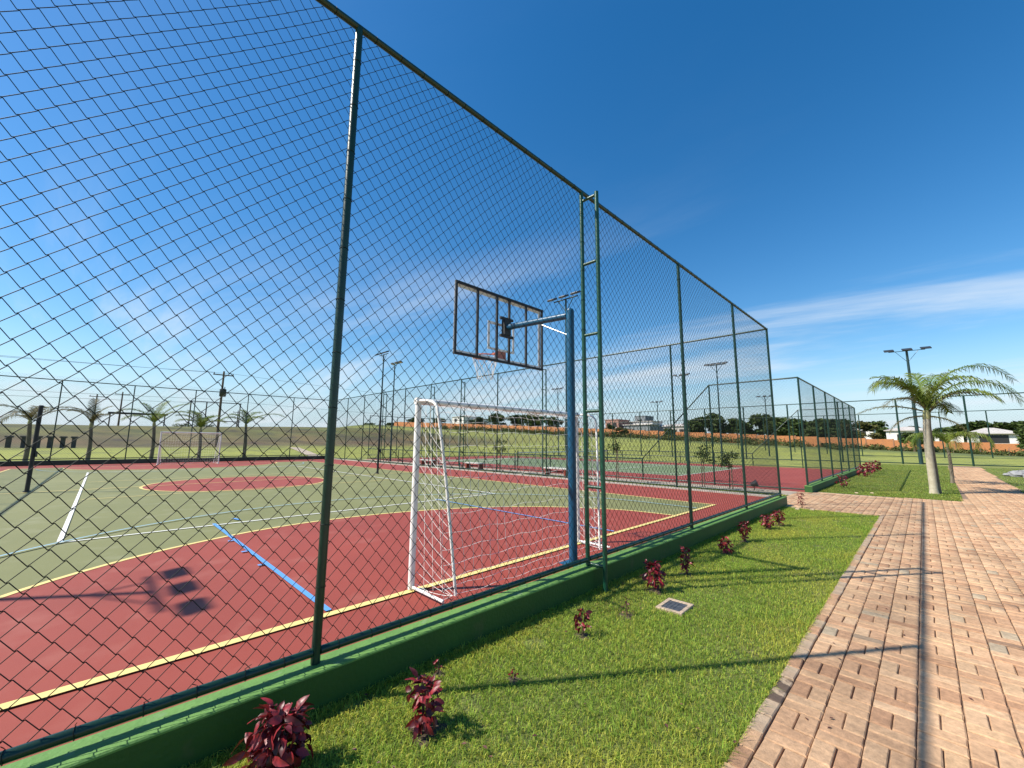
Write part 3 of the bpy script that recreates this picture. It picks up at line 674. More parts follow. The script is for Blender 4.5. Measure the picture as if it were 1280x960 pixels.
def gen_tuft(n):
    y = 0.3+13.5*np.random.rand(n)**1.7; x = np.random.uniform(LX0+0.01, LX1-0.01, n); e = np.random.rand(n)
    x = np.where(e < 0.08, LX1+0.004-np.abs(np.random.normal(0, 0.03, n)), np.where(e < 0.30, LX0+np.abs(np.random.normal(0, 0.04, n)), x))
    keep = ~((np.abs(x+2.08) < 0.155) & (np.abs(y-4.6) < 0.192)) & ((np.sin(x*6.3+y*1.9)+np.sin(y*3.7-x*2.2) > 0.3) | (e < 0.30)) & off_beds(x, y); return x[keep], y[keep]
o = grass('grass', 26000, gen_tuft, 0.035, 0.075, 0.0042, 'blade', GZ-0.012, lean=1.5, yellow=0.35); tag(o, 'longer ragged grass blades standing out of the near lawn', 'grass', kind='stuff')
def gen_l2(n):
    y = 19.1+32*np.random.rand(n)**1.6; x = np.random.uniform(-3.0, 1.3, n)
    keep = (x < 0.74+(y-19.58)*0.0172-0.01) & (y > 19.0+(x+3.02)*0.155)
    return x[keep], y[keep]
o = grass('grass', 90000, gen_l2, 0.02, 0.055, 0.010, 'blade_far', GZ-0.012, lean=1.0, yellow=0.3); tag(o, 'mown grass around the leaning palm beyond the brick path', 'grass', kind='stuff')
def gen_l3(n):
    y = 24.7+26*np.random.rand(n)**1.5; x = np.random.uniform(2.5, 9, n); keep = (x > 2.5+(y-24.6)*0.022) & (y > 24.6+(x-2.5)*0.087); return x[keep], y[keep]
o = grass('grass', 40000, gen_l3, 0.02, 0.055, 0.012, 'blade_far', GZ-0.012, lean=1.0, yellow=0.3); tag(o, 'mown grass around the grey rocks beside the narrow path', 'grass', kind='stuff')
def gen_l4(n):
    return np.random.uniform(-34, -3.5, n), np.random.uniform(15.37, 17.13, n)
o = grass('grass', 30000, gen_l4, 0.02, 0.06, 0.014, 'blade_far', GZ, lean=1.0, yellow=0.45); tag(o, 'grass strip with young trees between the two courts', 'grass', kind='stuff')

# ------------------------------------------------------------------ inspection cover in the lawn
def cover():
    cx, cy = -2.08, 4.60; t = empty('inspection_cover', (cx, cy, GZ), 'small dark grey inspection cover with pale mortar rim in the lawn', 'cover'); t.rotation_euler = (0, 0, R(2))
    b = MB(); o_, i_ = (0.140, 0.178), (0.098, 0.133)
    for x0, x1, y0, y1 in ((-o_[0], o_[0], i_[1], o_[1]), (-o_[0], o_[0], -o_[1], -i_[1]), (-o_[0], -i_[0], -i_[1], i_[1]), (i_[0], o_[0], -i_[1], i_[1])): b.box(x0, x1, y0, y1, -0.05, 0.016, 0.004)
    b.build('rim', 'mortar_pale', t, world=False)
    b = MB(); b.box(-0.096, 0.096, -0.131, 0.131, -0.05, 0.009, 0.004); lid = b.build('lid', 'cover_grey', t, world=False)
    b = MB(); 
    for k in range(3): b.tube([(-0.06+0.04*k, -0.10, 0.0095), (-0.06+0.04*k, 0.10, 0.0095)], 0.003, 4)
    b.build('rib', 'cover_grey', lid, world=False)
cover()

# ------------------------------------------------------------------ red-leaved shrubs
def leaf_mesh(ln, wd, curl, seed, m):
    rr = random.Random(seed); b = MB(); k = 5; vs = []
    for i in range(k+1):
        f = i/k; x = ln*f; z = -curl*ln*f*f + 0.02*ln*math.sin(f*5+seed); ww = wd*math.sin(math.pi*min(1, f*0.92+0.08))**0.8*0.5 if i < k else 0.0008
        vs += [(x, -ww, z+ww*0.35+rr.uniform(-.1, .1)*wd), (x, 0, z), (x, ww, z+ww*0.35+rr.uniform(-.1, .1)*wd)]
    fs = []
    for i in range(k):
        a = 3*i; fs += [(a, a+1, a+4, a+3), (a+1, a+2, a+5, a+4)]
    b.add(vs, fs); return b.mesh('leaf', m, True)
LEAVES = [leaf_mesh(0.046+0.008*i, 0.031+0.005*(i % 3), 0.25+0.18*i, i, 'leaf_red_obj') for i in range(4)]
def shrub(loc, h, rad, n, label, singly, seed, m='leaf_red', stems=4, topheavy=1.0, ls=1.0):
    rr = random.Random(seed); t = empty('red_shrub', loc, label, 'plant', 'red-leaved shrubs along the green wall')
    sm = MB()
    tips = []
    for k in range(stems):
        a = rr.uniform(0, 6.28); q = rad*rr.uniform(0.1, 0.55)
        tp = (q*math.cos(a), q*math.sin(a), h*rr.uniform(0.7, 0.92)); tips.append(tp)
        sm.tube([(0.01*math.cos(a), 0.01*math.sin(a), -0.02), (tp[0]*0.4, tp[1]*0.4, tp[2]*0.5), tp], [0.006, 0.005, 0.003], 5)
    sm.build('stem', 'stem', t, True, world=False)
    if loc[1] < 12:
        br = [b_[2] for b_ in BEDS if abs(b_[0]-loc[0])+abs(b_[1]-loc[1]) < 0.05][0]; sb = MB()
        ring = [(br*(1.05+0.25*math.sin(3*q+loc[0]*9)+0.15*math.sin(7*q))*math.cos(q), br*(1.05+0.25*math.sin(3*q+loc[0]*9)+0.15*math.sin(7*q))*math.sin(q), -0.009) for q in np.linspace(0, 2*math.pi, 24, endpoint=False)]
        sb.add(ring+[(0, 0, 0.008)], [(i, (i+1) % 24, 24) for i in range(24)]); sb.build('soil_bed', 'soil', t, True, world=False)
    lm = MB()
    for k in range(n):
        f = rr.random()**(1/topheavy); tp = tips[k % len(tips)]
        z = h*(0.12+0.83*f); prof = math.sin(math.pi*min(1, 0.18+0.72*f))
        a = rr.uniform(0, 6.28); q = rad*prof*rr.uniform(0.10, 0.72); ax_, ay = tp[0]*f*0.8, tp[1]*f*0.8
        p = Vector((ax_+q*math.cos(a), ay+q*math.sin(a), z)); yaw = a+rr.uniform(-0.7, 0.7); pit = rr.uniform(-0.65, 1.1) if f < 0.8 else rr.uniform(-1.2, 0.4); rl = rr.uniform(-1.3, 1.3)
        M_ = Matrix.Translation(p) @ Matrix.Rotation(yaw, 4, 'Z') @ Matrix.Rotation(pit, 4, 'Y') @ Matrix.Rotation(rl, 4, 'X') @ Matrix.Scale(rr.uniform(0.75, 1.15)*ls*(rad/0.15)**0.35, 4)
        src = LEAVES[rr.randrange(4)]
        if singly:
            o = link('leaf', src, None, t); o.matrix_local = M_
        else:
            tt = rr.uniform(0.5, 1.6); lm.add([M_ @ v.co for v in src.vertices], [tuple(pl.vertices) for pl in src.polygons], (tt, tt*rr.uniform(0.6, 1.3), tt))
    if not singly: lm.build('foliage', m, t, True, True, world=False)
    return t
SH = [((-2.60, 0.83), 0.30, 0.20, 290, 'largest bushy dark red shrub beside the green wall, widest of the row', True, 1.0, 6, 1.0),
      ((-2.34, 1.60), 0.30, 0.14, 130, 'dark red shrub with hanging leaves, next to the largest one', True, 1.1, 4, 1.0),
      ((-2.80, 2.02), 0.13, 0.045, 12, 'tiny red seedling close to the wall before the first fence post shadow', False, 1.2, 1, 0.6),
      ((-2.34, 2.37), 0.08, 0.045, 12, 'tiny red seedling where the post shadow crosses the lawn', False, 1.2, 1, 0.6),
      ((-2.39, 3.33), 0.22, 0.10, 44, 'small red shrub with a bare stalk standing in open grass', False, 2.2, 2, 0.9),
      ((-2.33, 4.02), 0.18, 0.055, 16, 'withered brownish shrub beside the inspection cover', False, 0.9, 2, 0.7),
      ((-2.47, 4.93), 0.33, 0.145, 130, 'rounded dark red shrub behind the inspection cover', False, 1.6, 4, 1.0),
      ((-2.45, 5.83), 0.34, 0.095, 100, 'tall narrow red shrub on the double ladder shadow', False, 1.2, 3, 0.9),
      ((-2.43, 7.36), 0.26, 0.13, 110, 'small round red shrub, second beyond the ladder shadow', False, 1.3, 4, 0.9),
      ((-2.48, 8.50), 0.36, 0.14, 120, 'upright red shrub, third beyond the ladder shadow', False, 1.2, 4, 0.9),
      ((-2.48, 10.05), 0.28, 0.16, 130, 'wide red shrub touching its twin near the end of the lawn', False, 1.3, 4, 0.9),
      ((-2.40, 10.65), 0.32, 0.16, 130, 'red shrub behind its twin near the end of the lawn', False, 1.3, 4, 0.9),
      ((-2.56, 14.02), 0.42, 0.13, 60, 'thin leggy red shrub at the corner of the crossing brick path', False, 1.6, 3, 0.9),
      ((-2.50, 21.9), 0.55, 0.30, 70, 'low red shrub by the tennis court wall, next to the crossing path', False, 1.2, 4, 1.2),
      ((-2.52, 30.6), 0.7, 0.45, 80, 'red shrub midway along the tennis court wall', False, 1.2, 4, 1.6),
      ((-2.50, 34.0), 0.7, 0.45, 80, 'red shrub second from the far end of the tennis court wall', False, 1.2, 4, 1.6),
      ((-2.48, 37.5), 0.7, 0.45, 80, 'red shrub at the far end of the tennis court wall', False, 1.2, 4, 1.6)]
for k, (xy, h, rad, n, lb, single, th, st, ls) in enumerate(SH):
    shrub((*xy, GZ), h, rad, n, lb, single, 40+k, 'leaf_dry' if 'withered' in lb else 'leaf_red', st, th, ls)

# ------------------------------------------------------------------ tennis court
TY0, TY1, TX0, TX1, TZ = 18.83, 37.13, -3.20, -39.0, -0.20
def tennis():
    b = MB(); b.box(TX1-0.1, TX0-0.08, TY0-0.1, TY1+0.1, -0.5, TZ); c = b.build('tennis_court', 'court_red'); c['kind'] = 'structure'
    x0, x1, y0, y1 = -9.6, -33.0, 22.5, 33.5
    b = MB(); b.poly([(x0, y0), (x0, y1), (x1, y1), (x1, y0)], TZ+0.004); b.build('playing_surface', 'tennis_green', c)
    def ln(pts, z=TZ+0.008): b = MB(); b.strip(pts, 0.07, z); b.build('painted_line', 'line_white', c)
    ln([(x0, y0), (x0, y1)]); ln([(x1, y0), (x1, y1)])
    for y in (y0, y1, y0+1.37, y1-1.37): ln([(x0, y), (x1, y)], TZ+0.0085)
    for x in (-21.3+6.4, -21.3-6.4): ln([(x, y0+1.37), (x, y1-1.37)], TZ+0.0125)
    ln([(-14.9, 28), (-27.7, 28)], TZ+0.0165)
    t = empty('tennis_net', (-21.3, 28, TZ), 'dark tennis net with white band across the second court', 'net')
    for y in (21.9, 34.1): b = MB(); b.tube([(-21.3, y, TZ+0.013), (-21.3, y, TZ+1.1)], 0.045, 8); b.build('post', 'fence_paint', t, True)
    b = MB(); b.box(-21.32, -21.28, 21.95, 34.05, TZ+0.96, TZ+1.03); b.build('band', 'line_white', t)
    nm = chain_link('tennis_net_mesh', 12.1, 0.9, 0.004, 0.06, 0.06, 3, m='tennis_net'); link('net_mesh', nm, None, t, (0, -6.05, 0.06), math.pi/2)
tennis()
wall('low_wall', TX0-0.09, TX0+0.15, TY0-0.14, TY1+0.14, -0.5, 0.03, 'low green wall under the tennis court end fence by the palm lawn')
TH = 4.08
tp_end = chain_link('tennis_mesh', 3.05, TH-0.075, 0.0021, sides=3)
fence('chain_link_fence', (TX0, TY0), (TX0, TY1), 6, 0.03, TH, 'green chain-link fence on the low wall at the end of the tennis court', panel=tp_end, post_r=0.035, rail_r=0.03)
fence('chain_link_fence', (TX1, TY1), (TX1, TY0), 6, TZ, TH+0.2, 'distant chain-link fence at the far end of the tennis court', panel=tp_end, post_r=0.035, rail_r=0.03)
def slope_side(Y, label, ins):
    t = empty('chain_link_fence', (TX0, Y, TZ), label, 'fence')
    hi, lo = 4.32, 1.0
    xs = [-3.2-3.3, -9.80]; b = MB(); b.tube([(TX0, Y, TZ+hi), (xs[0], Y, TZ+hi), (xs[1], Y, TZ+lo), (TX1, Y, TZ+lo)], 0.030, 8); b.build('top_rail', 'fence_paint', t, True)
    b = MB(); b.tube([(TX0-0.05, Y, TZ+0.08), (TX1+0.05, Y, TZ+0.08)], 0.026, 8); b.build('bottom_rail', 'fence_paint', t, True)
    for x, h in [(xs[0], hi)]+[(xs[1]-2.92*k, lo) for k in range(0, 10)]:
        b = MB(); b.tube([(x, Y, TZ+0.003), (x, Y, TZ+h)], 0.033, 8); b.build('post', 'fence_paint', t, True)
    hi_m = chain_link('slope_mesh', 6.6, hi-0.1, 0.0019, sides=3, top=lambda u: np.where(u < 3.3, 9, hi-0.1-(u-3.3)*(hi-lo)/3.3))
    o = link('mesh_panel', hi_m, None, t, (0, ins, 0.08), math.pi)
    lo_m = chain_link('low_mesh', 2.92, lo-0.1, 0.0019, sides=3)
    for k in range(10): link('mesh_panel', lo_m, None, t, (xs[1]-TX0-2.92*k, ins, 0.08), math.pi)
slope_side(TY0, 'tennis court side fence sloping down to a low rail, beside the young trees', 0.035)
slope_side(TY1, 'tennis court side fence with sloping rail, on the side away from the goals', -0.035)

# tall ball-stop fences of the pitch beyond
net_panel = chain_link('ballstop_mesh', 4.5, 6.1, 0.002, 0.12, 0.12, 3)
fence('ball_stop_fence', (16.45, 54.6), (-42.05, 54.6), 13, -0.25, 6.25, 'tall green ball-stop fence where the narrow brick path ends', panel=net_panel, post_r=0.075, rail_r=0.045, bottom=0.10)
fence('ball_stop_fence', (24.5, 86.0), (-56.5, 86.0), 18, -0.25, 6.6, 'farther tall ball-stop fence before the orange block wall', panel=None, post_r=0.07, rail_r=0.05, bottom=0.10)

# ------------------------------------------------------------------ floodlight masts
def mast(x, y, h, az, label, heads=3, z=GZ, r=0.062, sc=1.0):
    t = empty('floodlight_mast', (x, y, z), label, 'floodlight', 'floodlight masts', az)
    b = MB(); b.tube([(0, 0, 0.012), (0, 0, h*0.5), (0, 0, h)], [r*1.25, r, r*0.72], 10); b.build('pole', 'lamp_pole', t, True, world=False)
    b = MB(); b.box(-0.17, 0.17, -0.17, 0.17, 0, 0.014); b.build('base_plate', 'lamp_pole', t, world=False)
    wd = 0.68*sc
    b = MB(); b.tube([(-wd, 0, h+0.03), (wd, 0, h+0.03)], 0.030, 8); b.build('crossarm', 'lamp_pole', t, True, world=False)
    for s in (-1, 1): b = MB(); b.tube([(s*0.03, 0, h-0.55*sc), (s*wd*0.62, 0, h)], 0.018, 6); b.build('brace', 'lamp_pole', t, True, world=False)
    for k in range(heads):
        u = -wd+2*wd*k/(heads-1)
        b = MB(); b.box(-0.19*sc, 0.19*sc, -0.15*sc, 0.15*sc, -0.045, 0.045, 0.02); hd = b.build('lamp_head', 'lamp_body', t, world=False); hd.location = (u, -0.17*sc, h+0.12); hd.rotation_euler = (R(24), 0, 0)
        b = MB(); b.box(-0.16*sc, 0.16*sc, -0.12*sc, 0.12*sc, -0.056, -0.0465); b.build('lens', 'lamp_glass', hd, world=False)
    return t
# local -y of a mast is the lit side
mast(-11.15, 14.62, 8.35, 0, 'floodlight mast rising behind the basketball pole, beside the bench-side fence', 3)
mast(-28.6, 14.62, 8.3, 0, 'floodlight mast on the bench-side fence far beyond the goal', 3)
mast(-33.4, 18.2, 8.75, math.pi, 'floodlight mast at the tennis court, paired with another behind the goal', 3)
mast(-10.15, -5.75, 8.2, math.pi, 'floodlight mast whose lamps throw a shadow on the red goal area', 3, sc=1.0)
mast(-12.27, 37.7, 8.6, 0, 'floodlight mast at the tennis court behind the sloping fence rail', 4, sc=1.1)
mast(-17.1, 42.0, 8.7, 0, 'floodlight mast beyond the tennis court, left of the sloping rail', 3)
mast(-16.3, 70.3, 8.8, 0, 'distant floodlight mast between the two ball-stop fences', 3, r=0.08, sc=1.2)
mast(-33.6, 42.1, 8.7, 0, 'floodlight mast beyond the tennis net', 3)
mast(-31.7, 66.9, 8.7, 0, 'distant floodlight mast before the pale houses', 3, r=0.08, sc=1.2)
mast(-0.31, 54.2, 10.75, R(8), 'tall floodlight mast standing behind the leaning palm', 3, r=0.13, sc=1.9)

# ------------------------------------------------------------------ benches and small things between the courts
def bench(x, y, ln, label):
    t = empty('bench', (x, y, GZ), label, 'bench')
    b = MB(); b.box(x-ln/2, x+ln/2, y-0.2, y+0.2, GZ+0.40, GZ+0.46, 0.01); b.build('seat', 'bench_top', t)
    for s in (-1, 1): b = MB(); b.box(x+s*(ln/2-0.18)-0.06, x+s*(ln/2-0.18)+0.06, y-0.17, y+0.17, GZ+0.004, GZ+0.40); b.build('leg', 'court_red', t)
    b = MB(); b.box(x-ln/2+0.24, x+ln/2-0.24, y-0.03, y+0.03, GZ+0.22, GZ+0.30); b.build('stretcher', 'court_red', t)
bench(-13.6, 16.9, 1.6, 'pale topped bench on the grass strip beside the ladder frame')
bench(-20.3, 16.9, 1.6, 'pale topped bench on the grass strip behind the goal net')
bench(-25.5, 16.9, 1.6, 'pale topped bench on the grass strip by the paired floodlights')
def spot(x, y):
    t = empty('ground_spotlight', (x, y, GZ), 'small black ground spotlight beside the tennis court path', 'spotlight')
    b = MB(); b.tube([(x, y, GZ), (x, y, GZ+0.16)], 0.02, 8); b.build('stake', 'black_paint', t, True)
    b = MB(); b.tube([(x-0.10, y, GZ+0.20), (x+0.10, y+0.02, GZ+0.28)], [0.07, 0.13], 12); b.build('housing', 'black_paint', t, True)
spot(-4.75, 17.9)

# ------------------------------------------------------------------ trees
def leaf_cloud(mb, centre, rad, n, size, rr, squash=0.8, tr=(0.55, 1.5)):
    for _ in range(n):
        while True:
            d = Vector((rr.uniform(-1, 1), rr.uniform(-1, 1), rr.uniform(-1, 1)))
            if d.length <= 1: break
        d = d*(0.35+0.65*d.length); p = Vector(centre)+Vector((d.x*rad, d.y*rad, d.z*rad*squash))
        a = Vector((rr.gauss(0, 1), rr.gauss(0, 1), rr.gauss(0, 1))).normalized(); b_ = a.cross(Vector((rr.gauss(0, 1), rr.gauss(0, 1), rr.gauss(0, 1)))).normalized()
        s = size*rr.uniform(0.6, 1.3); t = rr.uniform(*tr)
        mb.add([p-a*s, p+b_*s*0.45, p+a*s, p-b_*s*0.45], [(0, 1, 2, 3)], (t, t*rr.uniform(0.9, 1.1), t))
def tree_proto(seed, m, clumps=16, per=150, size=0.055):
    """unit-height tree (1 m), scaled on placement"""
    rr = random.Random(seed); tr = MB(); cr = MB()
    tr.tube([(0, 0, -0.05), (0.01, 0.005, 0.15), (0.0, 0.02, 0.38), (0.02, 0.0, 0.62)], [0.035, 0.027, 0.02, 0.008], 7)
    for k in range(clumps):
        a = rr.uniform(0, 6.28); q = rr.uniform(0.05, 0.36); z = rr.uniform(0.34, 0.84); q *= math.sin(math.pi*min(1, (z-0.1)/0.95))**0.5
        c = (q*math.cos(a), q*math.sin(a), z); 
        if k % 2 == 0: tr.tube([(0, 0, 0.28), (c[0]*0.5, c[1]*0.5, 0.28+(z-0.28)*0.65), c], [0.012, 0.008, 0.003], 5)
        leaf_cloud(cr, c, rr.uniform(0.11, 0.19), per, size*rr.uniform(0.7, 1.1), rr, 0.75, (0.5*rr.uniform(0.8, 1.3), 1.5))
    return tr.mesh('trunk', 'bark', True), cr.mesh('crown', m, False, True)
PROTO = [tree_proto(11, 'tree_leaf'), tree_proto(12, 'tree_leaf'), tree_proto(13, 'tree_leaf_warm'), tree_proto(14, 'tree_leaf', 20, 130)]
def tree(x, y, h, kind, label, wide=1.0, cat='tree', group='trees beyond the block wall', z=None):
    z = tz(x, y) if z is None else z
    t = empty('tree', (x, y, z), label, cat, group, random.uniform(0, 6.28)); t.scale = (h*wide, h*wide, h)
    a, c = PROTO[kind]; link('trunk', a, None, t); link('crown', c, None, t); return t
FAR = 'dark leafy tree in the row behind the orange wall, beyond the sloping fence'
FARA = 'dark leafy tree in the clump behind the orange wall, beyond the goal crossbar'
for x, y, top, wd, k in ((-158, 135, 14.2, 1.5, 0), (-142, 132, 14.9, 1.6, 1), (-137.5, 140, 14.6, 1.4, 3), (-118.4, 132, 14.2, 1.6, 0), (-112.6, 138, 12.4, 1.5, 1), (-156, 128, 12.2, 1.3, 3), (-128, 138, 14.0, 1.5, 1), (-100, 136, 10.5, 1.5, 0),
                         (-46.7, 124, 9.4, 1.3, 0), (-43.1, 128, 10.3, 1.2, 1), (-39, 130, 9.0, 1.3, 3), (-33.6, 124, 7.6, 1.4, 0), (-30.8, 128, 9.5, 1.3, 1), (-26.1, 126, 8.5, 1.3, 3), (-21.4, 124, 8.2, 1.3, 0), (-18.4, 128, 7.8, 1.4, 1), (-14.3, 124, 7.7, 1.4, 3)):
    tree(x, y, (top-tz(x, y))*1.08, k, FARA if x < -90 else FAR, wd, group='tree clump beyond the goal' if x < -90 else 'tree row beyond the sloping fence')
tree(-10.4, 118.8+4, 7.0, 2, 'brownish tree at the end of the dark row, beside the white house', 1.35)
tree(-78, 128, 4.6, 0, 'small tree before the brown house behind the block wall', 1.2)
tree(-64.8, 112, 3.4, 2, 'low round tree in front of the orange block wall', 1.6)
tree(-52, 116, 3.6, 0, 'low round tree standing before the pale factory roof', 1.7)
tree(-1.3, 108, 4.0, 3, 'broad green bush in front of the block wall behind the leaning palm', 1.5)
tree(11.2, 95, 4.9, 0, 'green tree before the white house with the dark veranda', 1.3)
for x, y, h in ((-330, 160, 9), (-243, 150, 8), (-216, 150, 6.5), (-290, 158, 7)): tree(x, y, h, 1, 'hazy tree on the distant rise beyond the second court', 2.0, group='trees on the distant rise')
rr = random.Random(5)
for k in range(26):
    x = -60+k*3.6+rr.uniform(-1, 1); y = 250+rr.uniform(-25, 40); tree(x, y, rr.uniform(7, 11.5), rr.choice((0, 1, 3)), 'tree in the distant line showing above the houses', rr.uniform(1.3, 1.9), group='distant tree line')
def scrub():
    rr = random.Random(9); mb = MB()
    for k in range(460):
        x = rr.uniform(-150, 24); y = rr.uniform(109, 117.5) if rr.random() < 0.7 else rr.uniform(100, 109)
        if y < 109 and x > -10: y = rr.uniform(108, 117)
        s = rr.uniform(0.6, 1.3)*(1.0 if x > -20 else 1.5)
        leaf_cloud(mb, (x, y, tz(x, y)+s*0.35), s*rr.uniform(0.9, 1.6), 55, 0.26, rr, 0.55, (0.4, 1.3))
    o = mb.build('scrub', 'scrub_leaf', None, False, True); tag(o, 'low green scrub growing along the foot of the orange block wall', 'scrub', kind='stuff')
scrub()
# young staked trees on the strip
def young_tree(x, y, h, seed, label):
    rr = random.Random(seed); t = empty('young_tree', (x, y, GZ), label, 'tree', 'young trees between the courts')
    b = MB(); b.tube([(x, y, GZ-0.01), (x+0.03, y, GZ+h*0.5), (x-0.02, y+0.02, GZ+h*0.85)], [0.022, 0.017, 0.008], 6); b.build('trunk', 'bark', t, True)
    b = MB(); b.tube([(x+0.12, y-0.05, GZ-0.01), (x+0.12, y-0.05, GZ+h*0.62)], 0.018, 6); b.build('stake', 'wood_pole', t, True)
    c = MB()
    for k in range(9): leaf_cloud(c, (x+rr.uniform(-.28, .28), y+rr.uniform(-.28, .28), GZ+h*rr.uniform(0.62, 0.95)), 0.20, 34, 0.055, rr)
    c.build('crown', 'tree_leaf', t, False, True)
young_tree(-9.75, 16.3, 2.3, 1, 'young staked tree beside the fence ladder shadowing the brown house')
young_tree(-6.2, 16.6, 1.75, 2, 'young staked tree with sparse pale leaves before the sloping fence')
young_tree(-5.0, 15.9, 1.5, 3, 'young thin staked tree nearest the crossing brick path')
young_tree(-17.2, 16.2, 1.9, 4, 'young staked tree between two benches')
young_tree(-23.5, 16.2, 2.0, 5, 'young staked tree behind the goal post, among the benches')

# ------------------------------------------------------------------ palms
def frond(mb, az, e0, L_, droop, rr, n=34, leaf=0.55, hang=0.5, tw=0.0, side=1.0):
    pts = []; p = Vector((0, 0, 0)); N_ = 16
    for i in range(N_+1):
        pts.append(p.copy()); f = i/N_; e = e0-droop*(f**1.35); a = az+tw*f
        p += Vector((math.cos(e)*math.cos(a), math.cos(e)*math.sin(a), math.sin(e)))*(L_/N_)
    mb.cur = 1.25; mb.tube(pts, [0.030*(1-0.93*i/N_)+0.003 for i in range(N_+1)], 5)
    for k in range(n):
        f = 0.10+0.90*k/(n-1); i = min(int(f*N_), N_-1); q = f*N_-i; b0 = pts[i].lerp(pts[i+1], q); t = (pts[i+1]-pts[i]).normalized()
        sd = t.cross(Vector((0, 0, 1))); sd = sd.normalized() if sd.length > 1e-3 else Vector((math.sin(az), -math.cos(az), 0)); up = sd.cross(t).normalized()
        ll = leaf*math.sin(math.pi*(0.12+0.80*f))**0.6*rr.uniform(0.8, 1.1)
        for s in (-1, 1):
            d = (t*(0.75+0.3*f)+sd*s*side*rr.uniform(0.75, 1.0)+up*rr.uniform(0.05, 0.55)).normalized(); w_ = t*0.0125*(leaf/0.5)
            m1 = b0+d*ll*0.5+Vector((0, 0, -hang*ll*0.10)); m2 = b0+d*ll*(0.92-hang*0.15)+Vector((0, 0, -hang*ll*0.55))
            c = rr.uniform(0.6, 1.45); mb.add([b0-w_, b0+w_, m1+w_*1.1, m1-w_*1.1, m2], [(0, 1, 2, 3), (3, 2, 4)], (c*rr.uniform(0.95, 1.15), c, c*0.9))
def palm(loc, trunk_pts, trunk_r, fronds, label, tm='palm_trunk', lm='palm_leaf', seed=1, leaf=0.55, n=34, shaft=0.5, group=None, rings=True):
    rr = random.Random(seed); t = empty('palm_tree', loc, label, 'palm', group)
    P = smooth_pts(trunk_pts, 10); k = len(P); rs = []
    for i in range(k):
        f = i/(k-1); r_ = trunk_r[0]*(1-f)+trunk_r[1]*f
        if f < 0.12: r_ *= 1+0.35*(1-f/0.12)**2
        rs.append(r_*(1+(0.035 if i % 2 else 0)))
    b = MB(); b.tube(P, rs, 14); b.build('trunk', tm, t, True, world=False)
    top = P[-1]; d = (P[-1]-P[-2]).normalized()
    if shaft: b = MB(); b.tube([top-d*0.02, top+d*shaft*0.3, top+d*shaft*0.75, top+d*shaft], [trunk_r[1]*1.12, trunk_r[1]*1.15, trunk_r[1]*0.8, 0.02], 12); b.build('crownshaft', 'palm_shaft', t, True, world=False)
    for (az, e0, L_, dr, hg) in fronds:
        mb = MB(); frond(mb, az, e0, L_, dr, rr, n, leaf, hg, rr.uniform(-0.25, 0.25)); o = mb.build('frond', lm, t, False, True, world=False); o.location = top+d*shaft*0.6
    return t
VR = math.pi/4            # azimuth pointing to the right of the picture from this path
fr = [(VR+0.02, 1.20, 4.3, 2.15, 0.9), (VR-0.28, 1.05, 3.5, 2.35, 1.1), (VR+0.35, 1.30, 3.2, 2.0, 0.9), (VR-0.7, 1.0, 2.2, 2.0, 1.0), (VR+3.14, 1.32, 2.9, 2.45, 1.0), (VR+2.9, 1.40, 2.1, 1.9, 0.8),
      (VR+1.6, 1.35, 2.4, 1.9, 0.9), (VR-1.5, 1.30, 2.3, 1.9, 0.9), (VR+2.2, 1.42, 2.2, 1.5, 0.6), (VR+0.9, 1.46, 2.1, 1.2, 0.5), (VR+0.3, 0.75, 1.7, 1.8, 1.1)]
palm((0.11, 21.86, GZ), [(0, 0, -0.05), (0.0, 0.0, 0.6), (0.0, 0.0, 1.6), (0.02, 0.02, 2.3), (0.05, 0.05, 2.75)], (0.125, 0.088), fr, 'palm with pale trunk and arching fronds on the far lawn', seed=3, leaf=0.66, n=54, shaft=0.4)
pt = [o for o in bpy.data.objects if o.get('label', '').startswith('palm with pale trunk')][0]
for az, e0, L_, dr in ((VR-0.35, -0.1, 1.5, 1.2), (VR+2.6, 0.0, 1.3, 1.3)):
    mb = MB(); frond(mb, az, e0, L_, dr, random.Random(8), 26, 0.35, 1.1); fo = mb.build('dead_frond', 'palm_leaf_dull', pt, False, True, world=False); fo.location = (0.05, 0.05, 2.85)
palm((0.25, 22.05, GZ), [(0, 0, -0.05), (-0.02, -0.02, 1.0), (-0.03, -0.03, 2.3), (0.0, 0.0, 2.8)], (0.06, 0.045), [(VR+2.9, 0.35, 2.3, 0.9, 0.7), (VR+0.3, 0.6, 1.8, 1.5, 0.9), (VR+3.4, 0.7, 2.3, 1.6, 0.7), (VR-1.2, 1.0, 1.6, 1.5, 0.8), (VR+1.3, 1.0, 1.7, 1.5, 0.8)], 'slimmer darker palm trunk close behind the pale palm', 'palm_trunk_dark', 'palm_leaf_dull', 4, 0.45, 30, 0.3)
palm((0.80, 28.6, GZ), [(0, 0, -0.05), (0.02, 0, 0.9), (0.0, 0, 1.7)], (0.075, 0.05), [(VR+k*0.57, 0.95, 2.1, 2.9, 1.1) for k in range(11)], 'young palm with hanging green fronds at the narrow path edge', 'palm_trunk_dark', 'palm_leaf', 5, 0.5, 40, 0.25)
G = 'palms behind the far fence'
def farpalm(y, h, seed, lb, fr, lm='palm_leaf_dull', leaf=0.66):
    palm((-39.6, y, tz(-39.6, y)), [(0, 0, -0.05), (0.05, 0.03, h*0.5), (0.02, -0.05, h)], (0.13, 0.09), fr, lb, 'palm_trunk_dark', lm, seed, leaf, 40, 0.35, G)
PR = math.pi/2            # picture-right as seen from the court
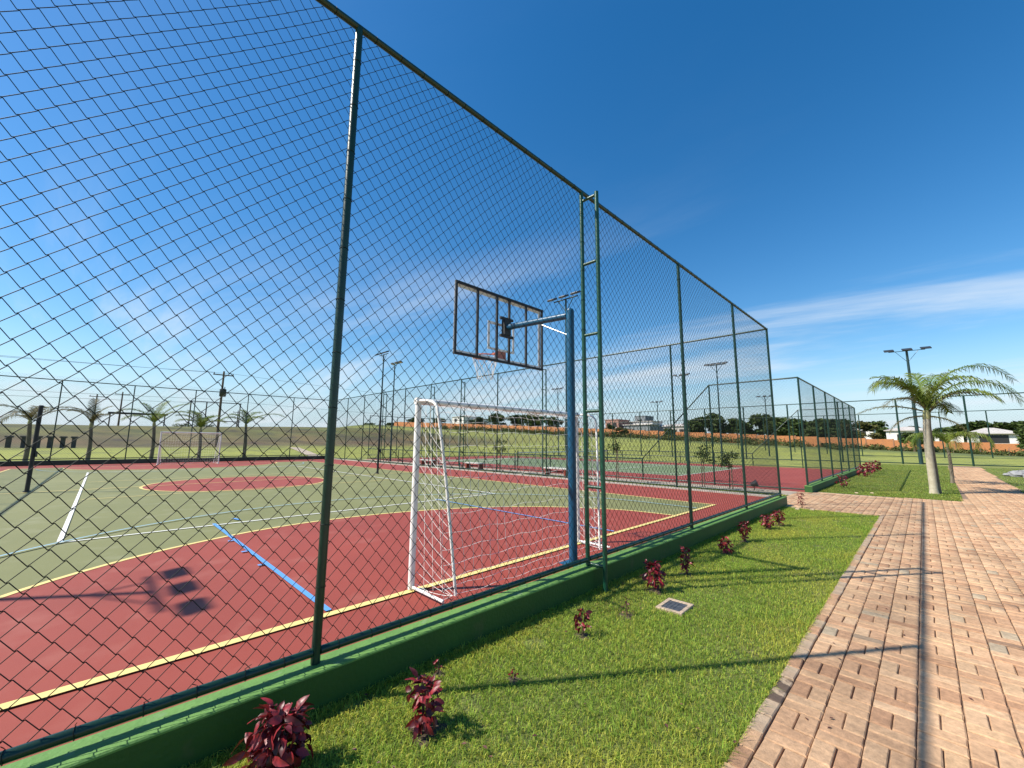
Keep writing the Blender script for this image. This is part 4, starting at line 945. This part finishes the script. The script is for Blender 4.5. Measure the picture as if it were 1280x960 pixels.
farpalm(-3.25, 2.7, 21, 'palm behind the far fence beside the black volleyball post', [(PR, 0.75, 3.6, 1.9, 0.7), (PR+0.35, 0.9, 3.2, 1.8, 0.6), (PR+3.1, 1.1, 2.6, 2.4, 0.7), (PR+2.4, 0.6, 2.0, 1.6, 0.7), (PR-1, 1.1, 1.8, 1.5, 0.7), (PR+1.5, 1.2, 1.8, 1.5, 0.6), (PR-2, 0.9, 1.7, 1.7, 0.7)])
farpalm(-0.55, 2.6, 22, 'thin palm with few fronds behind the far fence', [(PR+0.1, 1.35, 1.6, 1.0, 0.4), (PR+3.0, 1.2, 1.5, 1.4, 0.5), (PR-0.8, 1.2, 1.3, 1.6, 0.7), (PR+1.7, 1.45, 1.9, 0.7, 0.3)])
farpalm(2.65, 2.8, 23, 'palm with a spreading fan of fronds behind the far goal', [(PR, 1.05, 2.6, 1.0, 0.5), (PR-0.3, 0.9, 2.5, 1.5, 0.6), (PR+3.1, 1.0, 2.6, 1.9, 0.6), (PR+2.7, 0.7, 2.1, 1.5, 0.7), (PR+0.8, 1.35, 2.0, 0.8, 0.4), (PR+2.2, 1.25, 1.9, 0.9, 0.4), (PR-1.5, 0.9, 1.7, 1.7, 0.7), (PR+1.5, 1.0, 1.7, 1.4, 0.6)], 'palm_leaf')
farpalm(5.4, 2.5, 24, 'pale yellowish palm between far goal and utility pole', [(PR+k*0.75+0.2, 0.85+0.25*(k % 3), 1.9, 1.4, 0.6) for k in range(8)], 'palm_leaf')
farpalm(8.4, 2.9, 25, 'palm with one long frond behind the far fence, past the utility pole', [(PR, 0.75, 3.2, 1.3, 0.5), (PR+3.2, 0.8, 2.0, 1.7, 0.7), (PR+2.6, 1.1, 1.7, 1.5, 0.6), (PR-0.9, 0.9, 1.8, 1.6, 0.7), (PR+0.7, 1.1, 2.2, 1.4, 0.5), (PR+1.7, 1.3, 1.6, 1.0, 0.5)], 'palm_leaf')

# ------------------------------------------------------------------ far left: pillars, utility poles, wires
for k, y in enumerate((-6.3, -5.35, -4.45, -3.65, -2.78, -2.0)):
    x = -62; z = tz(x, y); t = empty('stone_pillar', (x, y, z), 'squat dark stone pillar in a row on the grass before the bank', 'pillar', 'dark pillars before the bank')
    b = MB(); b.box(-0.20, 0.20, -0.17, 0.17, -0.1, 0.95, 0.02); b.build('shaft', 'dark_stone', t, world=False)
    b = MB(); b.box(-0.30, 0.30, -0.27, 0.27, 0.95, 1.12, 0.03); b.build('cap', 'dark_stone', t, world=False)
def utility(x, y, top, label, tf=False, r=0.17, arm=1.1):
    z = tz(x, y); t = empty('utility_pole', (x, y, z), label, 'utility pole', 'power line poles'); h = top-z
    b = MB(); b.tube([(0, 0, -0.2), (0, 0, h)], [r, r*0.6], 10); b.build('pole', 'wood_pole', t, True, world=False)
    b = MB(); b.box(-0.05, 0.05, -arm, arm, h-0.55, h-0.42); b.build('crossarm', 'wood_pole', t, world=False)
    for u in (-0.9, 0.0, 0.9): b = MB(); b.tube([(0, u*arm, h-0.42), (0, u*arm, h-0.30), (0, u*arm, h-0.2)], [0.04, 0.06, 0.02], 8); b.build('insulator', 'dark_stone', t, True, world=False)
    if tf:
        b = MB(); b.tube([(0.35, 0.05, h-3.25), (0.35, 0.05, h-3.2), (0.35, 0.05, h-2.35), (0.35, 0.05, h-2.28)], [0.30, 0.36, 0.36, 0.26], 14); tr = b.build('transformer', 'lamp_body', t, True, world=False)
        for u in (-.15, .15): b = MB(); b.tube([(0.35, 0.05+u, h-2.28), (0.35, 0.05+u, h-2.02)], 0.05, 8); b.build('bushing', 'dark_stone', tr, True, world=False)
    return t
utility(-62, 10.1, 10.2, 'tall wooden utility pole with a dark transformer behind the far goal', True)
utility(-112, 2.0, 10.9, 'distant utility pole on the crest above the thin palm')
utility(-118, -1.6, 10.6, 'distant utility pole on the crest, second from the thin palm')
utility(-122, -20.5, 10.2, 'distant utility pole on the crest near the volleyball post')
utility(-126, 24.5, 9.2, 'distant slim utility pole on the crest past the transformer')
def wire_line(p0, p1, sag, label, r=0.014):
    p0, p1 = Vector(p0), Vector(p1); b = MB()
    b.tube([p0.lerp(p1, f)-Vector((0, 0, sag*4*f*(1-f))) for f in np.linspace(0, 1, 15)], r, 4); o = b.build('power_line', 'wire', None, True); tag(o, label, 'wire', 'overhead power lines'); return o
wire_line((-62, 9.11, 9.98), (-64, -62, 10.3), 0.9, 'overhead power wire leaving the transformer pole above the bank'); wire_line((-62, 11.09, 9.98), (-64, -60, 10.3), 0.7, 'overhead power wire leaving the transformer pole above the bank')
wire_line((-62, 10.0, 6.6), (-64, -61, 6.6), 0.5, 'upper of two low cables from the transformer pole above the bank'); wire_line((-62, 10.1, 6.1), (-64, -61, 5.9), 0.5, 'lower of two low cables from the transformer pole above the bank')
wire_line((-62, 11.09, 9.98), (-75, 90, 12), 1.0, 'overhead power wire running from the transformer pole towards the trees'); wire_line((-62, 10.2, 6.5), (-75, 90, 7.8), 0.8, 'low cable running from the transformer pole towards the trees')
# gantry frame and hedge on the crest
t = empty('steel_gantry', (-104, 16.5, tz(-104, 16.5)), 'open steel gantry frame standing on the crest behind the palms', 'frame')
for y in (12.0, 14.6, 20.5): b = MB(); b.tube([(0, y-16.5, -0.3), (0, y-16.5, 5.2)], 0.11, 6); b.build('post', 'dark_stone', t, True, world=False)
b = MB(); b.tube([(0, -4.8, 5.2), (0, 4.3, 5.2)], 0.09, 6); b.build('beam', 'dark_stone', t, True, world=False)
b = MB(); b.tube([(0, -4.8, 1.3), (0, 4.3, 1.3)], 0.09, 6); b.build('beam', 'dark_stone', t, True, world=False)
t = empty('shed_roof', (-106, 4.5, tz(-106, 4.5)), 'low flat open shed on the crest between two palms', 'shed')
b = MB(); b.box(-1.5, 1.5, -4.2, 4.2, 2.5, 2.75); b.build('roof', 'dark_stone', t, world=False)
for u in (-3.9, 3.9):
    b = MB(); b.tube([(0, u, -0.3), (0, u, 2.5)], 0.1, 6); b.build('post', 'dark_stone', t, True, world=False)
mb = MB(); rr = random.Random(31)
for k in range(14): leaf_cloud(mb, (-101, 9.6+k*0.45, tz(-101, 12)+0.25), 0.55, 40, 0.16, rr)
tag(mb.build('hedge', 'tree_leaf', None, False, True), 'short dark clipped hedge on the crest of the bank', 'hedge')

# ------------------------------------------------------------------ orange block wall and houses
def block_wall():
    pts = [(26, 120.5), (13, 120), (9, 120), (-13.5, 120), (-39, 120), (-74.5, 120), (-115, 120), (-160, 121), (-225, 124)]
    t = empty('block_wall', (-40, 120, tz(-40, 120)), 'long orange hollow-block boundary wall in front of the trees and houses', 'wall')
    for i in range(len(pts)-1):
        (xa, ya), (xb, yb) = pts[i], pts[i+1]; n = max(1, int(abs(xa-xb)/4.2))
        for k in range(n):
            fa, fb = k/n, (k+1)/n; x0, x1 = xa+(xb-xa)*fa, xa+(xb-xa)*fb; y0, y1 = ya+(yb-ya)*fa, ya+(yb-ya)*fb
            za, zb = tz(x0, y0), tz(x1, y1); h = 2.15+0.25*smst(10, 110, -x0); b = MB()
            vs = [(x0, y0, za-0.5), (x1, y1, zb-0.5), (x1, y1, max(za, zb)+h), (x0, y0, max(za, zb)+h)]; vs += [(a, c+0.15, d) for a, c, d in vs]
            b.add(vs, [(0, 1, 2, 3)[::-1], (4, 5, 6, 7), (0, 4, 5, 1)[::-1], (3, 2, 6, 7), (1, 5, 6, 2), (0, 3, 7, 4)]); b.build('wall_panel', 'block_wall', t)
            b = MB(); b.box(x0-0.11, x0+0.11, y0-0.06, y0+0.20, za-0.5, max(za, zb)+h+0.06); b.build('pier', 'pier', t)
block_wall()
# stake fence in front of the wall
def stakes():
    for k, x in enumerate(np.arange(-16, 16, 3.3)):
        z = tz(x, 112); b = MB(); b.tube([(x, 112, z-0.2), (x+0.03, 112, z+1.25), (x+0.03, 112, z+1.3)], [0.07, 0.06, 0.02], 6); o = b.build('fence_stake', 'wood_pole', None, True); tag(o, 'dark wooden stake in front of the orange block wall', 'stake', 'stakes before the block wall')
stakes()
def house(x0, x1, y, z0, z1, dep, label, wm='house_white', rm='roof_grey', hip=0.0, openings=(), over=0.4):
    t = empty('house', ((x0+x1)/2, y, z0), label, 'house')
    b = MB(); b.box(x0, x1, y, y+dep, z0-3, z1); wl = b.build('wall', wm, t)
    r = MB(); a0, a1, b0, b1 = x0-over, x1+over, y-over, y+dep+over; zt = z1
    if hip:
        k = min((a1-a0), (b1-b0))*0.42; ym = (b0+b1)/2
        r.add([(a0, b0, zt+0.003), (a1, b0, zt+0.003), (a1, b1, zt+0.003), (a0, b1, zt+0.003), (a0+k, ym, zt+hip), (a1-k, ym, zt+hip), (a0, b0, zt+0.15), (a1, b0, zt+0.15), (a1, b1, zt+0.15), (a0, b1, zt+0.15)],
              [(3, 2, 1, 0), (0, 1, 7, 6), (1, 2, 8, 7), (2, 3, 9, 8), (3, 0, 6, 9), (6, 7, 5, 4), (7, 8, 5), (8, 9, 4, 5), (9, 6, 4)])
    else: r.box(a0, a1, b0, b1, zt+0.003, zt+0.3)
    r.build('roof', rm, t)
    for (u0, u1, v0, v1) in openings:
        xa, xb = x0+(x1-x0)*u0, x0+(x1-x0)*u1; za, zb = z0+(z1-z0)*v0, z0+(z1-z0)*v1
        o = MB(); o.box(xa, xb, y-0.05, y-0.004, za, zb); wn = o.build('window', 'dark_opening', t)
        f = MB(); f.box(xa-0.08, xb+0.08, y-0.09, y-0.051, za-0.14, za); f.build('sill', 'house_white', wn)
house(-6.2, 1.4, 135, 1.6, 4.9, 8, 'white low house behind the block wall, next to the brownish tree', openings=((0.25, 0.62, 0.1, 0.75), (0.75, 0.9, 0.35, 0.7)), hip=1.1)
house(6.7, 13.4, 127, 1.2, 3.9, 9, 'white house with a long dark veranda and grey hipped roof', openings=((0.22, 0.80, 0.30, 0.92),), hip=1.35, over=0.7)
house(1.9, 6.2, 131, 1.4, 4.0, 6, 'plain white garden building between two white houses', openings=((0.15, 0.35, 0.2, 0.75),))
house(-83, -77.5, 132, 4.6, 9.8, 8, 'reddish brown boxy house behind the block wall', 'house_pink', 'house_pink', openings=((0.15, 0.4, 0.5, 0.8), (0.6, 0.85, 0.5, 0.8)), over=0.15)
house(-82, -69, 141, 5.5, 9.3, 8, 'long white house behind the reddish brown one', openings=((0.5, 0.62, 0.4, 0.75), (0.75, 0.86, 0.4, 0.75)))
house(-81.8, -77.2, 152, 6, 12.1, 7, 'dark grey tower-like building above the long white house', 'house_grey', 'house_grey', openings=((0.3, 0.7, 0.6, 0.8),), over=0.1)
house(-76, -66, 133, 4.4, 7.8, 7, 'grey shuttered building behind the block wall', 'house_grey', 'roof_grey', openings=((0.1, 0.4, 0.2, 0.6),))
house(-71, -57, 146, 5.0, 7.6, 12, 'wide pale factory with a shallow hipped roof', 'roof_grey', 'roof_grey', hip=1.2, openings=((0.7, 0.9, 0.1, 0.6),))
house(-202, -190, 150, 10, 16.3, 10, 'white two-storey house on the rise behind the goal net', openings=((0.2, 0.4, 0.55, 0.85), (0.6, 0.8, 0.55, 0.85)), hip=1.0)
house(-193, -183, 156, 10, 14.9, 9, 'lower white house on the rise behind the goal net', openings=((0.3, 0.6, 0.5, 0.8),))
house(-300, -252, 160, 9, 13.0, 14, 'long pale warehouse on the rise beyond the second court', 'house_white', 'roof_grey', openings=((0.3, 0.42, 0.2, 0.7), (0.6, 0.72, 0.2, 0.7)))
house(-14, -9.4, 150, 2.0, 6.6, 8, 'pale house peeping out behind the brownish tree', openings=((0.4, 0.65, 0.4, 0.75),), hip=0.9)

# ------------------------------------------------------------------ rocks and litter
def rock(x, y, s, seed, label):
    rr = random.Random(seed); b = MB(); vs = []; fs = []; nu, nv = 9, 6
    for j in range(nv+1):
        th = math.pi*j/nv
        for i in range(nu):
            ph = 2*math.pi*i/nu; k = 1+rr.uniform(-0.22, 0.22); vs.append((x+s*k*math.sin(th)*math.cos(ph), y+s*k*0.9*math.sin(th)*math.sin(ph), GZ+s*0.28+s*0.55*k*math.cos(th)))
    for j in range(nv):
        for i in range(nu): fs.append((j*nu+i, (j+1)*nu+i, (j+1)*nu+(i+1) % nu, j*nu+(i+1) % nu))
    b.add(vs, fs); o = b.build('rock', 'rock'); tag(o, label, 'rock', 'rocks on the right lawn')
for k, (x, y, s) in enumerate(((3.75, 37.6, 0.42), (4.25, 38.2, 0.5), (4.1, 37.2, 0.32), (4.7, 37.7, 0.42), (3.4, 37.9, 0.25), (5.2, 38.4, 0.5))): rock(x, y, s, k, 'grey rock in the heap on the grass beside the narrow path')
for k, (x, y) in enumerate(((-2.3, 13.8), (-1.5, 20.1), (-2.6, 13.62), (-1.9, 19.7))):
    b = MB(); b.box(x-0.05, x+0.05, y-0.04, y+0.04, GZ-0.01, GZ+0.035, 0.015); o = b.build('pale_stone', 'mortar_pale'); tag(o, 'small pale stone lying in the lawn grass', 'stone', 'pale stones in the lawn')

# fallen leaves on lawn and paving
def litter():
    rr = random.Random(77); mb = MB()
    for k in range(150):
        y = 1.2+rr.random()**1.5*13; x = rr.uniform(-2.9, 0.114*y)
        z = GZ+(0.026 if x < -0.95 else 0.006); a = rr.uniform(0, 6.28); s_ = rr.uniform(0.008, 0.022); c = rr.uniform(0.6, 1.3)
        d = Vector((math.cos(a), math.sin(a), rr.uniform(-.2, .2))); e = Vector((-math.sin(a), math.cos(a), rr.uniform(-.2, .2)))*0.5; p = Vector((x, y, z))
        mb.add([p-d*s_, p-e*s_+Vector((0, 0, .003)), p+d*s_, p+e*s_+Vector((0, 0, .004))], [(0, 1, 2, 3)], c)
    o = mb.build('fallen_leaves', 'leaf_dry', None, False, True); tag(o, 'small dry brown leaves scattered on lawn and path', 'leaves', kind='stuff')
litter()
